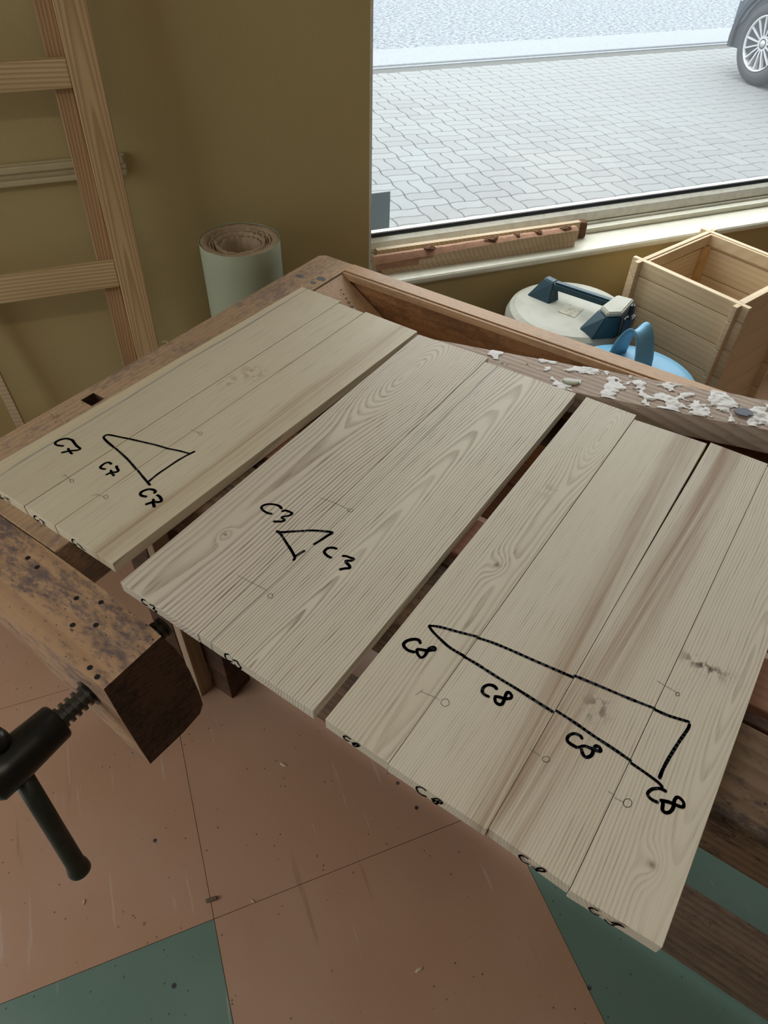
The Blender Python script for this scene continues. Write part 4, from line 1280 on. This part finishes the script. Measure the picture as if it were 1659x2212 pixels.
for (a0, b0) in ((TB / 2 + 0.0005, TB / 2 + 0.0005), (L1 - TB / 2 - 0.0215, TB / 2 + 0.0005), (TB / 2 + 0.0005, L2 - TB / 2 - 0.0215), (L1 - TB / 2 - 0.0215, L2 - TB / 2 - 0.0215)):
    bm_obj('corner_post', box(a0, a0 + 0.021, b0, b0 + 0.021, 0.016, 0.6, 0.001, f=bf), m_boxin, bx_)
for a0, a1, b0, b1 in ((TB / 2 + 0.0005, L1 - TB / 2 - 0.0005, TB / 2 + 0.0005, TB / 2 + 0.009), (TB / 2 + 0.0005, L1 - TB / 2 - 0.0005, L2 - TB / 2 - 0.009, L2 - TB / 2 - 0.0005),
                       (TB / 2 + 0.0005, TB / 2 + 0.009, TB / 2 + 0.0095, L2 - TB / 2 - 0.0095), (L1 - TB / 2 - 0.009, L1 - TB / 2 - 0.0005, TB / 2 + 0.0095, L2 - TB / 2 - 0.0095)):
    bm_obj('inner_rim', box(a0, a1, b0, b1, 0.601, 0.636, 0.001, f=bf), m_box, bx_)
bm_obj('box_bottom', box(TB / 2 + 0.001, L1 - TB / 2 - 0.001, TB / 2 + 0.001, L2 - TB / 2 - 0.001, 0.003, 0.015, f=bf), m_boxin, bx_)

# ------------------------------------------------------------------ bits on the floor and bench
p = at(457, 1944, 0.0)
bm = box(-0.0125, 0.0125, -0.004, 0.004, 0.0002, 0.007, 0.0025)
bmesh.ops.rotate(bm, verts=bm.verts[:], matrix=Matrix.Rotation(math.radians(52), 3, 'Z'))
bmesh.ops.translate(bm, verts=bm.verts[:], vec=p)
tag(bm_obj('wood_plug', bm, m_stretch, None, False, p), 'short brown wooden plug lying on the floor by the green tile', 'wood plug')
CH = ((546, 1947, 'pale crumb of wood near the brown plug on the floor'), (905, 2095, 'pale splinter of wood on the orange floor near the bottom'),
      (182, 1949, 'pale curl of shaving below the end of the vise handle'), (612, 1652, 'pale shaving on the floor in front of the C3 boards'))
for k, (u, v, lab) in enumerate(CH):
    p = at(u, v, 0.0)
    bm = bmesh.new()
    s_ = 0.006 if k % 2 == 0 else 0.010
    pts = [(-s_, 0), (-s_ * 0.3, s_ * 0.35), (s_ * 0.6, s_ * 0.3), (s_, 0), (s_ * 0.4, -s_ * 0.3), (-s_ * 0.5, -s_ * 0.28)]
    loft(bm, [[p + Vector((x * f_, y * f_, z)) for x, y in pts] for f_, z in ((1, 0.0002), (1, 0.0014), (0.6, 0.0026))])
    bmesh.ops.rotate(bm, verts=bm.verts[:], cent=p, matrix=Matrix.Rotation(k * 1.1, 3, 'Z'))
    tag(bm_obj('wood_chip', bm, m_spruce, None, False, p), lab, 'wood chip', 'wood chips on the floor')
for k, (u, v, lab) in enumerate(((114, 901, 'tiny pale shaving on the bench end left of the dog hole'), (357, 743, 'pale curl of shaving on the far edge of the bench end'),
                                 (134, 915, 'pale forked shaving lying along the C7 board edge'))):
    p = at(u, v, ZB)
    bm = bmesh.new()
    pts = [Vector((0.007 * math.cos(a_ * 0.8) * (1 - a_ * 0.08), 0.004 * math.sin(a_ * 0.9), 0.0008 * a_)) for a_ in range(7)]
    loft(bm, [[p + q + Vector((0, 0, 0.0003)), p + q + Vector((0.0006, 0.0018, 0.0006)), p + q + Vector((0, 0.0018, 0.0020)), p + q + Vector((0.0004, 0, 0.0018))] for q in pts])
    tag(bm_obj('wood_shaving', bm, m_spruce, None, False, p), lab, 'wood shaving', 'shavings on the bench')

# ------------------------------------------------------------------ parked car outside
car = thing('parked_car', 'dark slate-blue car with many-spoked alloy wheel parked outside the window', 'car', tn(6.1, 5.9, ZG))
HT, HN, HZ, WR = 6.08, 5.87, ZG + 0.335, 0.330


CC, CS = math.cos(math.radians(92)), math.sin(math.radians(92))    # parked at right angles to the shop


def carp(t, n, z): return tn(HT + t * CC + n * CS, HN - t * CS + n * CC, ZG + z)


# body side outline (t from the left end, z), with two wheel arches
def arch(cx_, r_, z0):
    a0 = math.asin((0.335 - z0) / r_)
    return [(cx_ - r_ * math.cos(a_), 0.335 + r_ * math.sin(a_)) for a_ in [-a0 + (PI + 2 * a0) * k / 18 for k in range(19)]]


def outline(grow, sill_z):
    lo = [(-0.455, sill_z + 0.16), (-0.42, sill_z + 0.03)]
    lo += arch(0.0, 0.395 + grow, sill_z) + arch(2.55, 0.395 + grow, sill_z) + [(3.25, sill_z + 0.02), (3.36, sill_z + 0.2)]
    hi = [(3.40, 0.62), (3.30, 0.90), (2.55, 1.0), (1.75, 1.42), (0.55, 1.47), (-0.26, 1.30), (-0.43, 0.92), (-0.47, 0.66), (-0.47, 0.50)]
    return lo + hi


bm = bmesh.new()
rings = []
for n_, g in ((0.02, 0.0), (0.12, 0.0), (0.9, 0.0), (1.62, 0.0), (1.72, 0.0)):
    oo = outline(0.0, 0.24)
    inset = 0.05 if n_ in (0.02, 1.72) else 0.0
    rings.append([carp(t + (inset if t < 0 else -inset * (t > 3)) * (z > 0.4), n_ + (0.10 * max(0.0, z - 0.85) if n_ < 0.5 else (-0.10 * max(0.0, z - 0.85) if n_ > 1.3 else 0)), z) for t, z in oo])
loft(bm, rings)
bm_obj('car_body', bm, m_carpaint, car)
# dark arch liner trim around the wheels and the lower bumper
for cx_ in (0.0, 2.55):
    bm = bmesh.new()
    A, B_ = arch(cx_, 0.392, 0.24), arch(cx_, 0.440, 0.24)
    loft(bm, [[carp(t, n_, z) for t, z in A + B_[::-1]] for n_ in (0.004, 0.024)])
    bm_obj('arch_trim', bm, m_cladding, car)
    bm = bmesh.new()
    A2 = arch(cx_, 0.393, 0.24)
    loft(bm, [[carp(t, n_, z) for t, z in A2] for n_ in (0.03, 0.30)], True, True)
    bm_obj('wheel_housing', bm, m_cladding, car)
bm = bmesh.new()
loft(bm, [[carp(t + ins, n_, z) for t, z in ((-0.50, 0.44), (-0.475, 0.34), (-0.43, 0.27), (-0.40, 0.27), (-0.44, 0.44), (-0.46, 0.60), (-0.50, 0.60))] for n_, ins in ((0.03, 0.035), (0.10, 0.0), (0.3, -0.06), (0.9, -0.12), (1.45, -0.06), (1.62, 0.0), (1.70, 0.04))])
bm_obj('bumper', bm, m_carpaint, car)
for (pts) in (((-0.22, 1.24), (0.55, 1.40), (0.75, 1.40), (0.75, 0.99), (-0.40, 0.97)), ((0.80, 0.99), (0.80, 1.40), (1.70, 1.36), (2.30, 1.03))):
    bm = bmesh.new()
    loft(bm, [[carp(t, n_ + 0.10 * max(0, z - 0.85) - 0.0, z) for t, z in pts] for n_ in (0.012, 0.04)])
    bm_obj('side_window', bm, m_carglass, car)


def wheel(tc, nout, sgn):
    """nout = outer face position, sgn +1 when the wheel body lies towards +n"""
    w = bpy.data.objects.new('wheel', None); COL.objects.link(w)
    w.parent = car; w.location = carp(tc, nout, 0.335) - car.location
    wloc = carp(tc, nout, 0.335)
    wp = lambda r_, th, dn: carp(tc + r_ * math.cos(th), nout + sgn * dn, 0.335 + r_ * math.sin(th))
    def lathe(name, prof, mat, seg=48, smooth=True):
        bm = bmesh.new()
        loft(bm, [[wp(r_, 2 * PI * i / seg, dn) for i in range(seg)] for r_, dn in prof], False, False)
        o = bm_obj(name, bm, mat, None, smooth)
        o.parent = w; o.matrix_parent_inverse = Matrix.Translation(-wloc)
        return o
    lathe('tyre', [(0.222, 0.010), (0.228, 0.002), (0.262, -0.004), (0.300, 0.004), (0.324, 0.024), (0.333, 0.05), (0.333, 0.17), (0.322, 0.195), (0.23, 0.20)], m_tyre)
    lathe('rim_ring', [(0.221, 0.002), (0.224, -0.001), (0.2135, -0.001), (0.206, 0.012), (0.200, 0.10), (0.198, 0.17)], m_rim)
    lathe('brake_disc', [(0.196, 0.12), (0.0, 0.12)], m_cladding)
    lathe('hub', [(0.066, 0.045), (0.064, 0.016), (0.052, 0.014), (0.030, 0.022), (0.028, 0.012), (0.0, 0.010)], m_rim)
    for k in range(15):
        th = 2 * PI * (k + 0.3) / 15
        bm = bmesh.new()
        rings = []
        for r_, hw, d0, d1 in ((0.058, 0.0085, 0.012, 0.045), (0.12, 0.0095, 0.006, 0.035), (0.209, 0.0105, 0.004, 0.035)):
            da = hw / r_
            rings.append([wp(r_, th - da, d1), wp(r_, th - da * 0.7, d0), wp(r_, th + da * 0.7, d0), wp(r_, th + da, d1)])
        loft(bm, rings)
        o = bm_obj('spoke', bm, m_rim, None)
        o.parent = w; o.matrix_parent_inverse = Matrix.Translation(-wloc)


wheel(0.0, 0.012, 1)
wheel(2.55, 0.012, 1)
